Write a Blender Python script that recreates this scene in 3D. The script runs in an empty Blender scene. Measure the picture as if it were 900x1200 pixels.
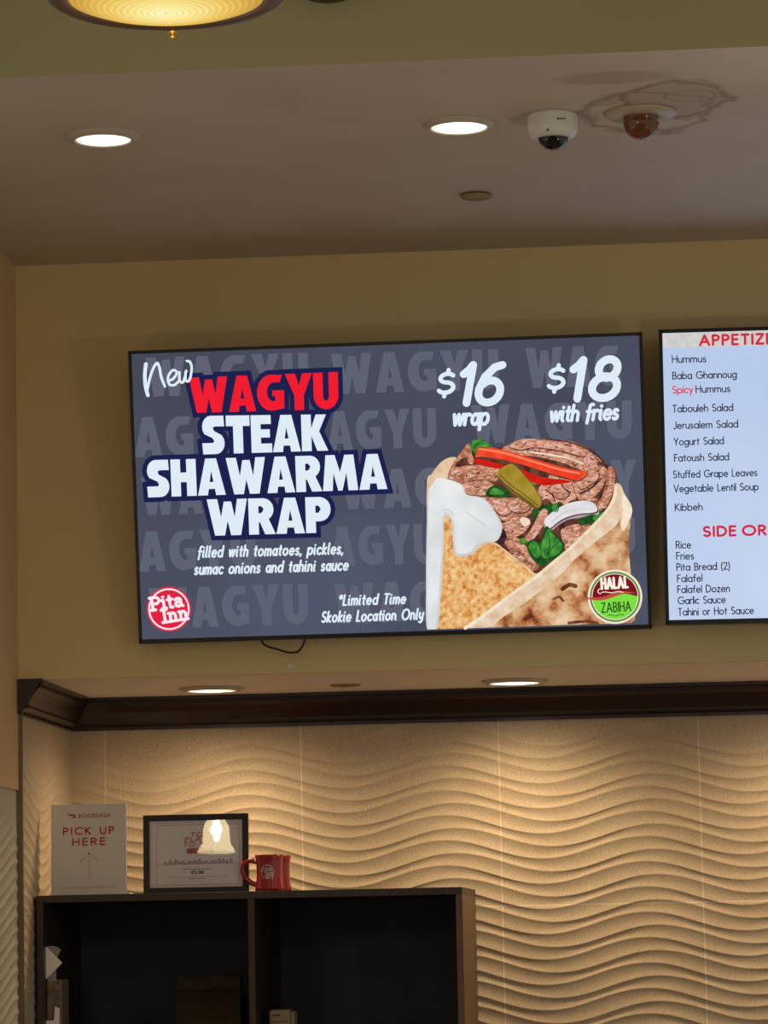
import bpy, math, random
from mathutils import Vector, Matrix
from mathutils.geometry import tessellate_polygon
random.seed(7)
PI = math.pi
C = bpy.context.scene.collection
scn = bpy.context.scene

# ------------------------------------------------------------------ camera, world, exposure
FPX = 4000.0
CAM = Vector((0, -9.6216, 1.6))
AR = Vector((0.99603354, 0.08682204, -0.01947109))
AU = Vector((0.02997474, -0.121369, 0.99215477))
AF = Vector((-0.08377772, 0.98880306, 0.12349006))
cd = bpy.data.cameras.new('camera')
cd.sensor_fit = 'VERTICAL'; cd.sensor_height = 36; cd.sensor_width = 27
cd.lens = 36 * FPX / 1200
cd.clip_start = 0.05; cd.clip_end = 100
cam = bpy.data.objects.new('camera', cd); C.objects.link(cam)
cam.matrix_world = Matrix(((AR.x, AU.x, -AF.x, CAM.x), (AR.y, AU.y, -AF.y, CAM.y), (AR.z, AU.z, -AF.z, CAM.z), (0, 0, 0, 1)))
scn.camera = cam
vs = scn.view_settings
scn.display_settings.display_device = 'sRGB'
vs.view_transform = 'Standard'; vs.look = 'None'; vs.exposure = 0.0; vs.gamma = 1.0; vs.use_curve_mapping = False
w = bpy.data.worlds.new('room_light'); scn.world = w; w.use_nodes = True
w.node_tree.nodes['Background'].inputs[0].default_value = (1.0, 0.965, 0.90, 1)
w.node_tree.nodes['Background'].inputs[1].default_value = 0.32
LAMP_RIGHT, LAMP_LEFT, SPOT_W, BOWL_W, DOWN_W = 100.0, 11.0, 23.0, 8.0, 24.0
try:
    scn.cycles.use_denoising = True
    scn.cycles.max_bounces = 8
except Exception: pass

def ray(x, y): return AF + AR * ((x - 450) / FPX) + AU * ((600 - y) / FPX)
def atY(x, y, Y): v = ray(x, y); return CAM + v * ((Y - CAM.y) / v.y)
def atZ(x, y, Z): v = ray(x, y); return CAM + v * ((Z - CAM.z) / v.z)

# ------------------------------------------------------------------ materials
def lin(c):
    o = []
    for v in c:
        v /= 255.0
        o.append(v / 12.92 if v <= 0.04045 else ((v + 0.055) / 1.055) ** 2.4)
    return (o[0], o[1], o[2], 1)
def newmat(name):
    m = bpy.data.materials.new(name); m.use_nodes = True
    nt = m.node_tree; nt.nodes.clear()
    out = nt.nodes.new('ShaderNodeOutputMaterial')
    return m, nt, out
def N(nt, t, **k):
    n = nt.nodes.new(t)
    for a, v in k.items(): setattr(n, a, v)
    return n
def mixc(nt, fac, a, b, mode='MIX'):
    n = N(nt, 'ShaderNodeMix', data_type='RGBA', blend_type=mode)
    for s, v in ((0, fac), (6, a), (7, b)):
        if hasattr(v, 'links'): nt.links.new(v, n.inputs[s])
        else: n.inputs[s].default_value = v
    return n.outputs[2]
def mth(nt, op, a, b=0.0, c=0.0):
    n = N(nt, 'ShaderNodeMath', operation=op)
    for i, v in enumerate((a, b, c)):
        if hasattr(v, 'links'): nt.links.new(v, n.inputs[i])
        else: n.inputs[i].default_value = v
    return n.outputs[0]
def coords(nt): return N(nt, 'ShaderNodeTexCoord').outputs['Object']
def noise(nt, scale, detail=3, vec=None, rough=0.5, stretch=None):
    n = N(nt, 'ShaderNodeTexNoise'); n.inputs['Scale'].default_value = scale; n.inputs['Detail'].default_value = detail
    n.inputs['Roughness'].default_value = rough
    v = vec if vec is not None else coords(nt)
    if stretch:
        mp = N(nt, 'ShaderNodeMapping'); mp.inputs['Scale'].default_value = stretch
        nt.links.new(v, mp.inputs[0]); v = mp.outputs[0]
    nt.links.new(v, n.inputs['Vector'])
    return n.outputs['Fac']
def ramp(nt, fac, stops):
    r = N(nt, 'ShaderNodeValToRGB'); e = r.color_ramp.elements
    while len(e) > 1: e.remove(e[-1])
    e[0].position, e[0].color = stops[0]
    for p, c in stops[1:]: x = e.new(p); x.color = c
    nt.links.new(fac, r.inputs[0]); return r.outputs[0]
def pbr(name, c, rough=0.6, metal=0.0, var=0.08, nscale=8, bump=0.0, bscale=120, spec=0.5, stretch=None, coat=0.0):
    m, nt, out = newmat(name)
    b = N(nt, 'ShaderNodeBsdfPrincipled'); nt.links.new(b.outputs[0], out.inputs[0])
    a = lin(c)
    d = tuple(v * (1 - var) for v in a[:3]) + (1,); l = tuple(min(1, v * (1 + var)) for v in a[:3]) + (1,)
    nt.links.new(ramp(nt, noise(nt, nscale, 4, stretch=stretch), [(0.3, d), (0.7, l)]), b.inputs['Base Color'])
    b.inputs['Roughness'].default_value = rough; b.inputs['Metallic'].default_value = metal
    b.inputs['Specular IOR Level'].default_value = spec; b.inputs['Coat Weight'].default_value = coat
    if bump:
        bp = N(nt, 'ShaderNodeBump'); bp.inputs['Strength'].default_value = bump; bp.inputs['Distance'].default_value = 0.002
        nt.links.new(noise(nt, bscale, 4, stretch=stretch), bp.inputs['Height']); nt.links.new(bp.outputs[0], b.inputs['Normal'])
    return m
def emit(name, c, k=1.0, c2=None, nscale=4, detail=3):
    m, nt, out = newmat(name)
    e = N(nt, 'ShaderNodeEmission'); e.inputs[1].default_value = k; nt.links.new(e.outputs[0], out.inputs[0])
    if c2 is None: e.inputs[0].default_value = lin(c)
    else: nt.links.new(ramp(nt, noise(nt, nscale, detail), [(0.32, lin(c)), (0.68, lin(c2))]), e.inputs[0])
    return m
def emit_ramp(name, stops, nscale, detail=5, stretch=None, k=1.0, rough=0.6):
    m, nt, out = newmat(name)
    e = N(nt, 'ShaderNodeEmission'); e.inputs[1].default_value = k; nt.links.new(e.outputs[0], out.inputs[0])
    nt.links.new(ramp(nt, noise(nt, nscale, detail, rough=rough, stretch=stretch), [(p, lin(c)) for p, c in stops]), e.inputs[0])
    return m

WALL = pbr('ochre_wall_paint', (220, 199, 144), 0.55, var=0.03, nscale=2, bump=0.12, bscale=220)
BULK = pbr('olive_bulkhead_paint', (176, 166, 124), 0.6, var=0.03, nscale=2, bump=0.12, bscale=220)
PIER = pbr('tan_pier_paint', (212, 182, 138), 0.6, var=0.03, nscale=2, bump=0.12, bscale=220)
SOFF = pbr('soffit_paint', (246, 236, 226), 0.6, var=0.03, nscale=3, bump=0.08, bscale=200)
FLOOR = pbr('floor_tile', (150, 128, 104), 0.4, var=0.12, nscale=3)
CROWN = pbr('mahogany_stain', (40, 17, 15), 0.35, var=0.25, nscale=6, stretch=(1, 14, 14), coat=0.12)
METALSTRIP = pbr('tile_edge_metal', (120, 105, 82), 0.4, 0.6, var=0.05)
WHITE = pbr('white_enamel', (190, 176, 158), 0.4, var=0.02)
CAMWHITE = pbr('white_plastic', (222, 220, 214), 0.35, var=0.02)
BLACKP = pbr('black_plastic', (9, 8, 9), 0.4, var=0.1)
DOMEBLK = pbr('dark_dome_glass', (10, 10, 12), 0.06, var=0.02, spec=0.8)
DOMEAMB = pbr('amber_smoked_dome', (112, 62, 34), 0.08, var=0.12, nscale=20, spec=0.7)
PLATE = pbr('olive_painted_plate', (150, 126, 84), 0.55, var=0.05)
FLANGE = pbr('grey_flange', (176, 164, 142), 0.4, var=0.04)
BRONZE = pbr('bronze_rim', (40, 26, 20), 0.4, 0.3, var=0.15)
BRASS = pbr('brass', (190, 140, 60), 0.3, 0.9, var=0.05)
WOODF = pbr('espresso_edge', (56, 44, 38), 0.5, var=0.2, nscale=9, stretch=(10, 10, 1))
WOODLIT = pbr('espresso_lit_side', (104, 76, 52), 0.5, var=0.18, nscale=9, stretch=(8, 8, 1))  # same espresso wood, the light on the right side put into its colour
WOODSHADE = pbr('espresso_shaded_inside', (30, 26, 26), 0.6, var=0.2, nscale=6)  # espresso darkened so the colour carries the shade of the unlit inside
CHARB = pbr('charcoal_back', (42, 46, 56), 0.55, var=0.5, nscale=9)
PAPER = pbr('white_board', (222, 216, 212), 0.5, var=0.01)
SHEET = pbr('white_paper', (250, 242, 242), 0.6, var=0.02, nscale=12)
REDINK = pbr('red_ink', (186, 24, 32), 0.5, var=0.03)
PINKINK = pbr('pink_ink', (214, 96, 96), 0.6, var=0.03)
GREYINK = pbr('grey_ink', (188, 180, 184), 0.6, var=0.03)
DARKINK = pbr('dark_ink', (70, 52, 50), 0.6, var=0.03)
FRAMEBLK = pbr('black_frame', (20, 16, 15), 0.5, var=0.15)
MUGRED = pbr('red_glaze', (158, 14, 26), 0.12, var=0.04, spec=0.6, coat=0.5)
MUGWHITE = pbr('white_print', (226, 214, 210), 0.4, var=0.02)
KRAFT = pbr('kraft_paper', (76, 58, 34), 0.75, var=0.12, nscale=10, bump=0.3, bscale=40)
NAPKIN = pbr('brown_fibre', (120, 102, 84), 0.8, var=0.4, nscale=60)
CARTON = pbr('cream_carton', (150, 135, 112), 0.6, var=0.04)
SCUFF = pbr('white_plaster', (232, 226, 214), 0.8, var=0.12, nscale=90)
GREYP = pbr('grey_plastic', (150, 146, 150), 0.4, var=0.04)

def lens_mat(name, c, k, ring):
    m, nt, out = newmat(name)
    e = N(nt, 'ShaderNodeEmission'); nt.links.new(e.outputs[0], out.inputs[0])
    wv = N(nt, 'ShaderNodeTexWave', wave_type='RINGS', rings_direction='Z'); wv.inputs['Scale'].default_value = ring
    nt.links.new(coords(nt), wv.inputs['Vector'])
    e.inputs[0].default_value = lin(c)
    nt.links.new(mth(nt, 'MULTIPLY_ADD', wv.outputs['Fac'], k * 0.35, k * 0.8), e.inputs[1])
    return m
LENS = lens_mat('frosted_lens', (255, 238, 212), 1.9, 60)
SLENS = lens_mat('soffit_lens', (255, 232, 200), 2.6, 60)

def ceiling_mat():
    m, nt, out = newmat('ceiling_paint_with_water_stain')
    b = N(nt, 'ShaderNodeBsdfPrincipled'); nt.links.new(b.outputs[0], out.inputs[0])
    b.inputs['Roughness'].default_value = 0.65
    co = coords(nt); sx = N(nt, 'ShaderNodeSeparateXYZ'); nt.links.new(co, sx.inputs[0])
    nz = noise(nt, 11, 4, co, 0.6); wob = mth(nt, 'MULTIPLY_ADD', nz, 0.9, -0.45)
    tot = None
    for cx, cy, rx, ry, w_, wd, wi in STAINS:
        dx = mth(nt, 'DIVIDE', mth(nt, 'SUBTRACT', sx.outputs[0], cx), rx)
        dy = mth(nt, 'DIVIDE', mth(nt, 'SUBTRACT', sx.outputs[1], cy), ry)
        d = mth(nt, 'SQRT', mth(nt, 'ADD', mth(nt, 'MULTIPLY', dx, dx), mth(nt, 'MULTIPLY', dy, dy)))
        d = mth(nt, 'ADD', d, wob)
        ed = mth(nt, 'DIVIDE', mth(nt, 'ABSOLUTE', mth(nt, 'SUBTRACT', d, 1.0)), wd)
        line = mth(nt, 'MULTIPLY', mth(nt, 'MAXIMUM', mth(nt, 'SUBTRACT', 1.0, ed), 0.0), w_)
        inn = mth(nt, 'MULTIPLY', mth(nt, 'LESS_THAN', d, 1.0), wi)
        s = mth(nt, 'MAXIMUM', line, inn)
        tot = s if tot is None else mth(nt, 'MAXIMUM', tot, s)
    base = ramp(nt, noise(nt, 2.5, 3, co), [(0.3, lin((192, 179, 163))), (0.7, lin((202, 189, 173)))])
    nt.links.new(mixc(nt, tot, base, lin((128, 96, 66))), b.inputs['Base Color'])
    return m
ZC, ZS, ZCB, ZB, DB, YB, XL, ZHI = 3.5529, 2.3484, 2.2506, 2.0348, 0.845, -2.1519, -1.8744, 4.7
_d = atZ(750, 130, ZC)
STAINS = [(_d.x + 0.02, _d.y + 0.02, 0.15, 0.20, 0.65, 0.16, 0.0), (_d.x + 0.085, _d.y - 0.10, 0.12, 0.17, 0.75, 0.2, 0.28),
          (_d.x + 0.12, _d.y - 0.13, 0.06, 0.05, 0.7, 0.2, 0.1), (_d.x - 0.06, _d.y - 0.33, 0.10, 0.05, 0.35, 0.5, 0.35)]
CEIL = ceiling_mat()

TILE_L = 0.61
def tile_mat(name, axis, j0, zj, c1, c2, cg):
    m, nt, out = newmat(name)
    b = N(nt, 'ShaderNodeBsdfPrincipled'); nt.links.new(b.outputs[0], out.inputs[0]); b.inputs['Roughness'].default_value = 0.6
    co = coords(nt); sx = N(nt, 'ShaderNodeSeparateXYZ'); nt.links.new(co, sx.inputs[0])
    base = ramp(nt, noise(nt, 5, 4, co), [(0.3, lin(c1)), (0.7, lin(c2))])
    base = mixc(nt, 0.22, base, ramp(nt, noise(nt, 320, 2, co), [(0.35, (0.12, 0.09, 0.06, 1)), (0.65, (1, 0.93, 0.8, 1))]), 'OVERLAY')
    g = None
    for ch, o0, L in ((axis, j0, TILE_L), (2, zj, TILE_L)):
        f = mth(nt, 'FRACT', mth(nt, 'DIVIDE', mth(nt, 'SUBTRACT', sx.outputs[ch], o0 - 50 * L), L))
        f = mth(nt, 'MINIMUM', f, mth(nt, 'SUBTRACT', 1.0, f))
        l = mth(nt, 'LESS_THAN', f, 0.0018 / L)
        g = l if g is None else mth(nt, 'MAXIMUM', g, l)
    nt.links.new(mixc(nt, mth(nt, 'MULTIPLY', g, 0.7), base, lin(cg)), b.inputs['Base Color'])
    bp = N(nt, 'ShaderNodeBump'); bp.inputs['Strength'].default_value = 0.25; bp.inputs['Distance'].default_value = 0.001
    nt.links.new(noise(nt, 260, 3, co), bp.inputs['Height']); nt.links.new(bp.outputs[0], b.inputs['Normal'])
    return m
ZJ = 1.6861
TILEB = tile_mat('sand_wave_tile', 0, -1.7677, ZJ, (184, 168, 142), (196, 180, 154), (232, 218, 194))
TILER = tile_mat('sand_wave_tile_return', 1, 0.10, ZJ, (184, 168, 142), (196, 180, 154), (232, 218, 194))

TILEG = tile_mat('wave_tile_shade_grey', 1, 0.10, ZJ, (182, 176, 158), (194, 188, 170), (196, 190, 174))  # same wave tile greyed, imitating light away from the warm spots

# ------------------------------------------------------------------ mesh helpers
class MB:
    def __init__(s): s.v, s.f, s.m, s.sm = [], [], [], []
    def add(s, vs_, fs, mi=0, smooth=False):
        o = len(s.v); s.v += [tuple(p) for p in vs_]
        for f in fs: s.f.append(tuple(i + o for i in f)); s.m.append(mi); s.sm.append(smooth)
    def box(s, x0, x1, y0, y1, z0, z1, mi=0):
        s.add([(x0, y0, z0), (x1, y0, z0), (x1, y1, z0), (x0, y1, z0), (x0, y0, z1), (x1, y0, z1), (x1, y1, z1), (x0, y1, z1)],
              [(0, 3, 2, 1), (4, 5, 6, 7), (0, 1, 5, 4), (1, 2, 6, 5), (2, 3, 7, 6), (3, 0, 4, 7)], mi)
    def bevbox(s, x0, x1, y0, y1, z0, z1, b, mi=0):
        import bmesh
        bm = bmesh.new(); bmesh.ops.create_cube(bm, size=1)
        for v in bm.verts:
            v.co = ((x0 + x1) / 2 + v.co.x * (x1 - x0), (y0 + y1) / 2 + v.co.y * (y1 - y0), (z0 + z1) / 2 + v.co.z * (z1 - z0))
        bmesh.ops.bevel(bm, geom=bm.edges[:] , offset=b, segments=2, affect='EDGES', profile=0.6)
        bm.verts.index_update()
        s.add([v.co[:] for v in bm.verts], [tuple(v.index for v in f.verts) for f in bm.faces], mi); bm.free()
    def lathe(s, prof, n=40, mi=0, cx=0, cy=0, smooth=True):      # prof: (r, z) top to bottom or any order
        o = []; fs = []
        for r, z in prof:
            for i in range(n):
                a = 2 * PI * i / n; o.append((cx + r * math.cos(a), cy + r * math.sin(a), z))
        for k in range(len(prof) - 1):
            for i in range(n):
                j = (i + 1) % n; fs.append((k * n + i, k * n + j, (k + 1) * n + j, (k + 1) * n + i))
        s.add(o, fs, mi, smooth)
    def tube(s, pts, r, n=10, mi=0, closed=False):
        pts = [Vector(p) for p in pts]; o = []; fs = []
        up = Vector((0, 0, 1)); m = len(pts); prev = None
        for k, p in enumerate(pts):
            t = (pts[min(k + 1, m - 1)] - pts[max(k - 1, 0)]).normalized()
            if prev is None:
                a = t.cross(up)
                if a.length < 1e-3: a = t.cross(Vector((1, 0, 0)))
            else: a = prev - t * prev.dot(t)
            a.normalize(); prev = a; b = t.cross(a)
            rr = r[k] if isinstance(r, (list, tuple)) else r
            for i in range(n):
                q = 2 * PI * i / n; o.append(p + a * math.cos(q) * rr + b * math.sin(q) * rr)
        for k in range(m - 1):
            for i in range(n):
                j = (i + 1) % n; fs.append((k * n + i, k * n + j, (k + 1) * n + j, (k + 1) * n + i))
        fs.append(tuple(range(n - 1, -1, -1))); fs.append(tuple((m - 1) * n + i for i in range(n)))
        s.add(o, fs, mi, True)
    # flat figures in the local x-z plane, facing -y, at depth y
    def poly(s, loops, y, mi=0):
        if loops and not isinstance(loops[0][0], (tuple, list)): loops = [loops]
        lv = [[Vector((p[0], p[1], 0)) for p in l] for l in loops]
        flat = [p for l in loops for p in l]
        tris = tessellate_polygon(lv)
        fs = []
        for t in tris:
            a, b, c = (flat[i] for i in t)
            cr = (b[0] - a[0]) * (c[1] - a[1]) - (b[1] - a[1]) * (c[0] - a[0])
            if abs(cr) < 1e-14: continue
            fs.append(t if cr > 0 else (t[0], t[2], t[1]))
        s.add([(p[0], y, p[1]) for p in flat], fs, mi)
    def disc(s, cx, cz, r, y, mi=0, n=48, rx=None):
        s.poly([((cx + (rx or r) * math.cos(2 * PI * i / n)), cz + r * math.sin(2 * PI * i / n)) for i in range(n)], y, mi)
    def ribbon(s, pts, wd, y, mi=0, caps=True, dn=10, closed=False):
        P = [Vector((p[0], p[1])) for p in pts]
        Q = [P[0]]
        for p in P[1:]:
            if (p - Q[-1]).length > wd * 0.02: Q.append(p)
        P = Q; h = wd / 2
        def dd(c):
            s.add([(c.x, y, c.y)] + [(c.x + h * math.cos(2 * PI * i / dn), y, c.y + h * math.sin(2 * PI * i / dn)) for i in range(dn)],
                  [(0, i + 1, (i + 1) % dn + 1) for i in range(dn)], mi)
        if len(P) == 1: dd(P[0]); return
        dirs = [(P[i + 1] - P[i]).normalized() for i in range(len(P) - 1)]
        L = []; R = []; segs = []
        cur = []
        def nrm(t): return Vector((-t.y, t.x))
        for i, p in enumerate(P):
            if i == 0: n_ = nrm(dirs[0]); cur.append((p + n_ * h, p - n_ * h))
            elif i == len(P) - 1: n_ = nrm(dirs[-1]); cur.append((p + n_ * h, p - n_ * h))
            else:
                a, b = dirs[i - 1], dirs[i]
                if a.dot(b) > 0.75:
                    n_ = (nrm(a) + nrm(b)); n_.normalize(); k = h / max(0.5, n_.dot(nrm(a)))
                    cur.append((p + n_ * k, p - n_ * k))
                else:
                    n_ = nrm(a); cur.append((p + n_ * h, p - n_ * h)); segs.append(cur); dd(p)
                    n_ = nrm(b); cur = [(p + n_ * h, p - n_ * h)]
        segs.append(cur)
        for sg in segs:
            o = []
            for l, r in sg: o += [(r.x, y, r.y), (l.x, y, l.y)]
            s.add(o, [(2 * k, 2 * k + 2, 2 * k + 3, 2 * k + 1) for k in range(len(sg) - 1)], mi)
        if caps: dd(P[0]); dd(P[-1])
    def xform(s, fn): s.v = [tuple(fn(Vector(p))) for p in s.v]
    def build(s, name, mats, parent=None, loc=None):
        me = bpy.data.meshes.new(name); me.from_pydata(s.v, [], s.f)
        for m in (mats if isinstance(mats, (list, tuple)) else [mats]): me.materials.append(m)
        me.polygons.foreach_set('material_index', s.m); me.polygons.foreach_set('use_smooth', s.sm); me.update()
        o = bpy.data.objects.new(name, me); C.objects.link(o)
        if parent: o.parent = parent
        if loc is not None: o.location = loc
        return o
def tag(o, label=None, cat=None, group=None, kind=None):
    if label: o['label'] = label
    if cat: o['category'] = cat
    if group: o['group'] = group
    if kind: o['kind'] = kind
    return o
def thing(name, label, cat, loc=(0, 0, 0), rot=(0, 0, 0), group=None):
    o = bpy.data.objects.new(name, None); C.objects.link(o); o.empty_display_size = 0.05
    o.location = loc; o.rotation_euler = rot
    return tag(o, label, cat, group)
def copy_tree(o, parent=None, kids=None):
    c = o.copy(); C.objects.link(c)
    if parent: c.parent = parent
    for k in [x for x in list(C.objects) if x.parent == o]: copy_tree(k, c)
    return c
def struct(name, mb, m, label=None):
    o = mb.build(name, m); o['kind'] = 'structure'
    if label: o['label'] = label
    return o
def catmull(pts, closed=True, n=6):
    out = []; m = len(pts)
    rng = range(m) if closed else range(m - 1)
    for i in rng:
        g = (lambda k: pts[k % m]) if closed else (lambda k: pts[max(0, min(m - 1, k))])
        p0, p1, p2, p3 = g(i - 1), g(i), g(i + 1), g(i + 2)
        for k in range(n):
            t = k / n
            out.append(tuple(0.5 * ((2 * p1[d]) + (-p0[d] + p2[d]) * t + (2 * p0[d] - 5 * p1[d] + 4 * p2[d] - p3[d]) * t * t +
                                    (-p0[d] + 3 * p1[d] - 3 * p2[d] + p3[d]) * t ** 3) for d in range(len(p1))))
    if not closed: out.append(tuple(pts[-1]))
    return out

# ------------------------------------------------------------------ single-line alphabet (geometric sans) drawn as ribbons
def arc(cx, cy, rx, ry, a0, a1, n=12):
    return [(cx + rx * math.cos(math.radians(a0 + (a1 - a0) * i / n)), cy + ry * math.sin(math.radians(a0 + (a1 - a0) * i / n))) for i in range(n + 1)]
def circ(cx, cy, rx, ry): return arc(cx, cy, rx, ry, 0, 360, 20)
X = 0.62
G = {
 'a': (.58, [circ(.29, .31, .29, .31), [(.58, X), (.58, 0)]]), 'b': (.58, [circ(.29, .31, .29, .31), [(0, 1.02), (0, 0)]]),
 'c': (.48, [arc(.29, .31, .29, .31, 45, 315, 16)]), 'd': (.58, [circ(.29, .31, .29, .31), [(.58, 1.02), (.58, 0)]]),
 'e': (.57, [[(.01, .33), (.57, .33)] + arc(.29, .31, .28, .31, 5, 318, 16)]), 'f': (.3, [arc(.3, .82, .17, .18, 80, 180, 6) + [(.13, 0)], [(0, X), (.3, X)]]),
 'g': (.58, [circ(.29, .31, .29, .31), [(.58, X), (.58, -.08)] + arc(.29, -.08, .29, .24, 0, -150, 10)]),
 'h': (.48, [[(0, 1.02), (0, 0)], [(0, .34)] + arc(.24, .36, .24, .26, 175, 0, 8) + [(.48, 0)]]), 'i': (0, [[(0, X), (0, 0)], [(0, .86), (0, .88)]]),
 'k': (.42, [[(0, 1.02), (0, 0)], [(.38, X), (.02, .25)], [(.12, .36), (.42, 0)]]), 'l': (0, [[(0, 1.02), (0, 0)]]),
 'm': (.8, [[(0, X), (0, 0)], [(0, .36)] + arc(.2, .4, .2, .22, 175, 0, 8) + [(.4, 0)], [(.4, .36)] + arc(.6, .4, .2, .22, 175, 0, 8) + [(.8, 0)]]),
 'n': (.48, [[(0, X), (0, 0)], [(0, .34)] + arc(.24, .36, .24, .26, 175, 0, 8) + [(.48, 0)]]), 'o': (.6, [circ(.3, .31, .3, .31)]),
 'p': (.58, [circ(.29, .31, .29, .31), [(0, X), (0, -.32)]]), 'r': (.27, [[(0, X), (0, 0)], [(0, .34)] + arc(.2, .38, .2, .24, 170, 65, 6)]),
 's': (.36, [arc(.18, .465, .16, .155, 35, 270, 10) + arc(.18, .155, .18, .155, 90, -145, 10)]),
 't': (.3, [[(.14, .86), (.14, 0)], [(0, X), (.3, X)]]), 'u': (.48, [[(0, X), (0, .25)] + arc(.24, .25, .24, .25, 180, 360, 10) + [(.48, X)], [(.48, .3), (.48, 0)]]),
 'v': (.46, [[(0, X), (.23, 0), (.46, X)]]), 'w': (.76, [[(0, X), (.19, 0), (.38, X), (.57, 0), (.76, X)]]),
 'y': (.48, [[(0, X), (.25, .02)], [(.48, X), (.12, -.34)]]), 'z': (.42, [[(.02, X), (.42, X), (0, 0), (.44, 0)]]),
 'A': (.74, [[(0, 0), (.37, 1), (.74, 0)], [(.13, .33), (.61, .33)]]),
 'B': (.5, [[(0, 0), (0, 1), (.24, 1)] + arc(.24, .76, .22, .24, 90, -90, 8) + [(0, .52)], [(.24, .52)] + arc(.24, .26, .26, .26, 90, -90, 8) + [(0, 0)]]),
 'C': (.78, [arc(.5, .5, .5, .5, 48, 312, 20)]), 'D': (.68, [[(0, 0), (0, 1), (.2, 1)] + arc(.2, .5, .48, .5, 90, -90, 14) + [(0, 0)]]),
 'E': (.44, [[(.44, 1), (0, 1), (0, 0), (.44, 0)], [(0, .53), (.4, .53)]]), 'F': (.42, [[(.42, 1), (0, 1), (0, 0)], [(0, .53), (.38, .53)]]),
 'G': (.94, [arc(.5, .5, .5, .5, 48, 355, 22) + [(.56, .46)]]), 'H': (.62, [[(0, 0), (0, 1)], [(.62, 0), (.62, 1)], [(0, .53), (.62, .53)]]),
 'I': (0, [[(0, 0), (0, 1)]]), 'J': (.36, [[(.36, 1), (.36, .14)] + arc(.18, .16, .18, .2, 0, -150, 8)]),
 'K': (.56, [[(0, 0), (0, 1)], [(.52, 1), (.02, .48)], [(.1, .56), (.56, 0)]]), 'L': (.4, [[(0, 1), (0, 0), (.4, 0)]]),
 'M': (.9, [[(0, 0), (.12, 1), (.45, .1), (.78, 1), (.9, 0)]]), 'N': (.7, [[(0, 0), (0, 1), (.7, 0), (.7, 1)]]), 'O': (1, [circ(.5, .5, .5, .5)]),
 'P': (.48, [[(0, 0), (0, 1), (.22, 1)] + arc(.22, .74, .26, .26, 90, -90, 10) + [(0, .48)]]),
 'R': (.52, [[(0, 0), (0, 1), (.22, 1)] + arc(.22, .75, .26, .25, 90, -90, 10) + [(0, .5)], [(.2, .5), (.52, 0)]]),
 'S': (.5, [arc(.25, .75, .23, .25, 40, 270, 12) + arc(.25, .25, .25, .25, 90, -145, 12)]),
 'T': (.56, [[(0, 1), (.56, 1)], [(.28, 1), (.28, 0)]]), 'U': (.6, [[(0, 1), (0, .3)] + arc(.3, .3, .3, .3, 180, 360, 12) + [(.6, 1)]]),
 'V': (.68, [[(0, 1), (.34, 0), (.68, 1)]]), 'Y': (.64, [[(0, 1), (.32, .46), (.32, 0)], [(.64, 1), (.32, .46)]]),
 'Z': (.56, [[(.02, 1), (.56, 1), (0, 0), (.58, 0)]]),
 '1': (.24, [[(0, .76), (.24, .98), (.24, 0)]]), '2': (.5, [arc(.25, .73, .24, .26, 165, -30, 10) + [(0, 0), (.52, 0)]]),
 '6': (.58, [circ(.29, .3, .29, .3), [(.5, 1)] + [(.28, .8), (.08, .52), (0, .3)]]), '8': (.54, [circ(.27, .76, .21, .23), circ(.27, .27, .27, .27)]),
 '$': (.5, [arc(.25, .72, .22, .2, 35, 270, 12) + arc(.25, .28, .25, .24, 90, -145, 12), [(.25, 1.1), (.25, .92)], [(.25, .04), (.25, -.13)]]),
 '(': (.16, [arc(.34, .4, .34, .72, 122, 238, 8)]), ')': (.16, [arc(-.18, .4, .34, .72, 58, -58, 8)]),
 ',': (.04, [[(.04, .04), (-.02, -.14)]]), '.': (0, [[(0, 0), (0, .02)]]), '*': (.3, [[(.15, .62), (.15, 1)], [(.0, .72), (.3, .9)], [(.3, .72), (0, .9)]]), "'": (0, [[(0, .8), (0, 1)]]),
}
# script figures: digits and letters with a casual italic hand
GS = dict(G)
GS['1'] = (.26, [[(-.02, .76), (.14, .86), (.26, 1), (.26, 0)]])
GS['8'] = (.8, [circ(.42, .75, .30, .24), circ(.40, .27, .40, .28)])
GS['n'] = (.52, [[(0, X), (0, 0)], [(0, .34)] + arc(.24, .36, .24, .26, 175, 0, 8) + [(.48, .1), (.56, 0)]])
GS['i'] = (.1, [[(0, X), (0, .1), (.1, 0)], [(0, .88), (0, .9)]])
GS['l'] = (.1, [[(0, 1.02), (0, .1), (.1, 0)]])
GS['t'] = (.3, [[(.14, .9), (.14, .12), (.26, 0)], [(0, X), (.3, X)]])
GS['6'] = (.8, [[(.70, .98), (.44, .92), (.16, .68), (.02, .36)] + arc(.4, .29, .38, .29, 170, 500, 20)])
GS['a'] = (.52, [circ(.26, .31, .25, .3), [(.52, X), (.52, .1), (.58, 0)]])
GS['r'] = (.34, [[(0, X), (0, 0)], [(0, .34)] + arc(.22, .4, .22, .22, 170, 50, 6)])
GS['y'] = (.5, [[(0, X), (.02, .25), (.2, .06), (.46, .2)], [(.5, X), (.46, -.15), (.26, -.34), (.04, -.26)]])
GS['k'] = (.44, [[(0, 1.02), (0, 0)], [(.4, X), (.04, .3), (.44, 0)]])
GS['f'] = (.36, [arc(.34, .86, .18, .17, 60, 180, 6) + [(.16, .4), (.12, -.2)], [(0, .56), (.36, .56)]])
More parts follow.
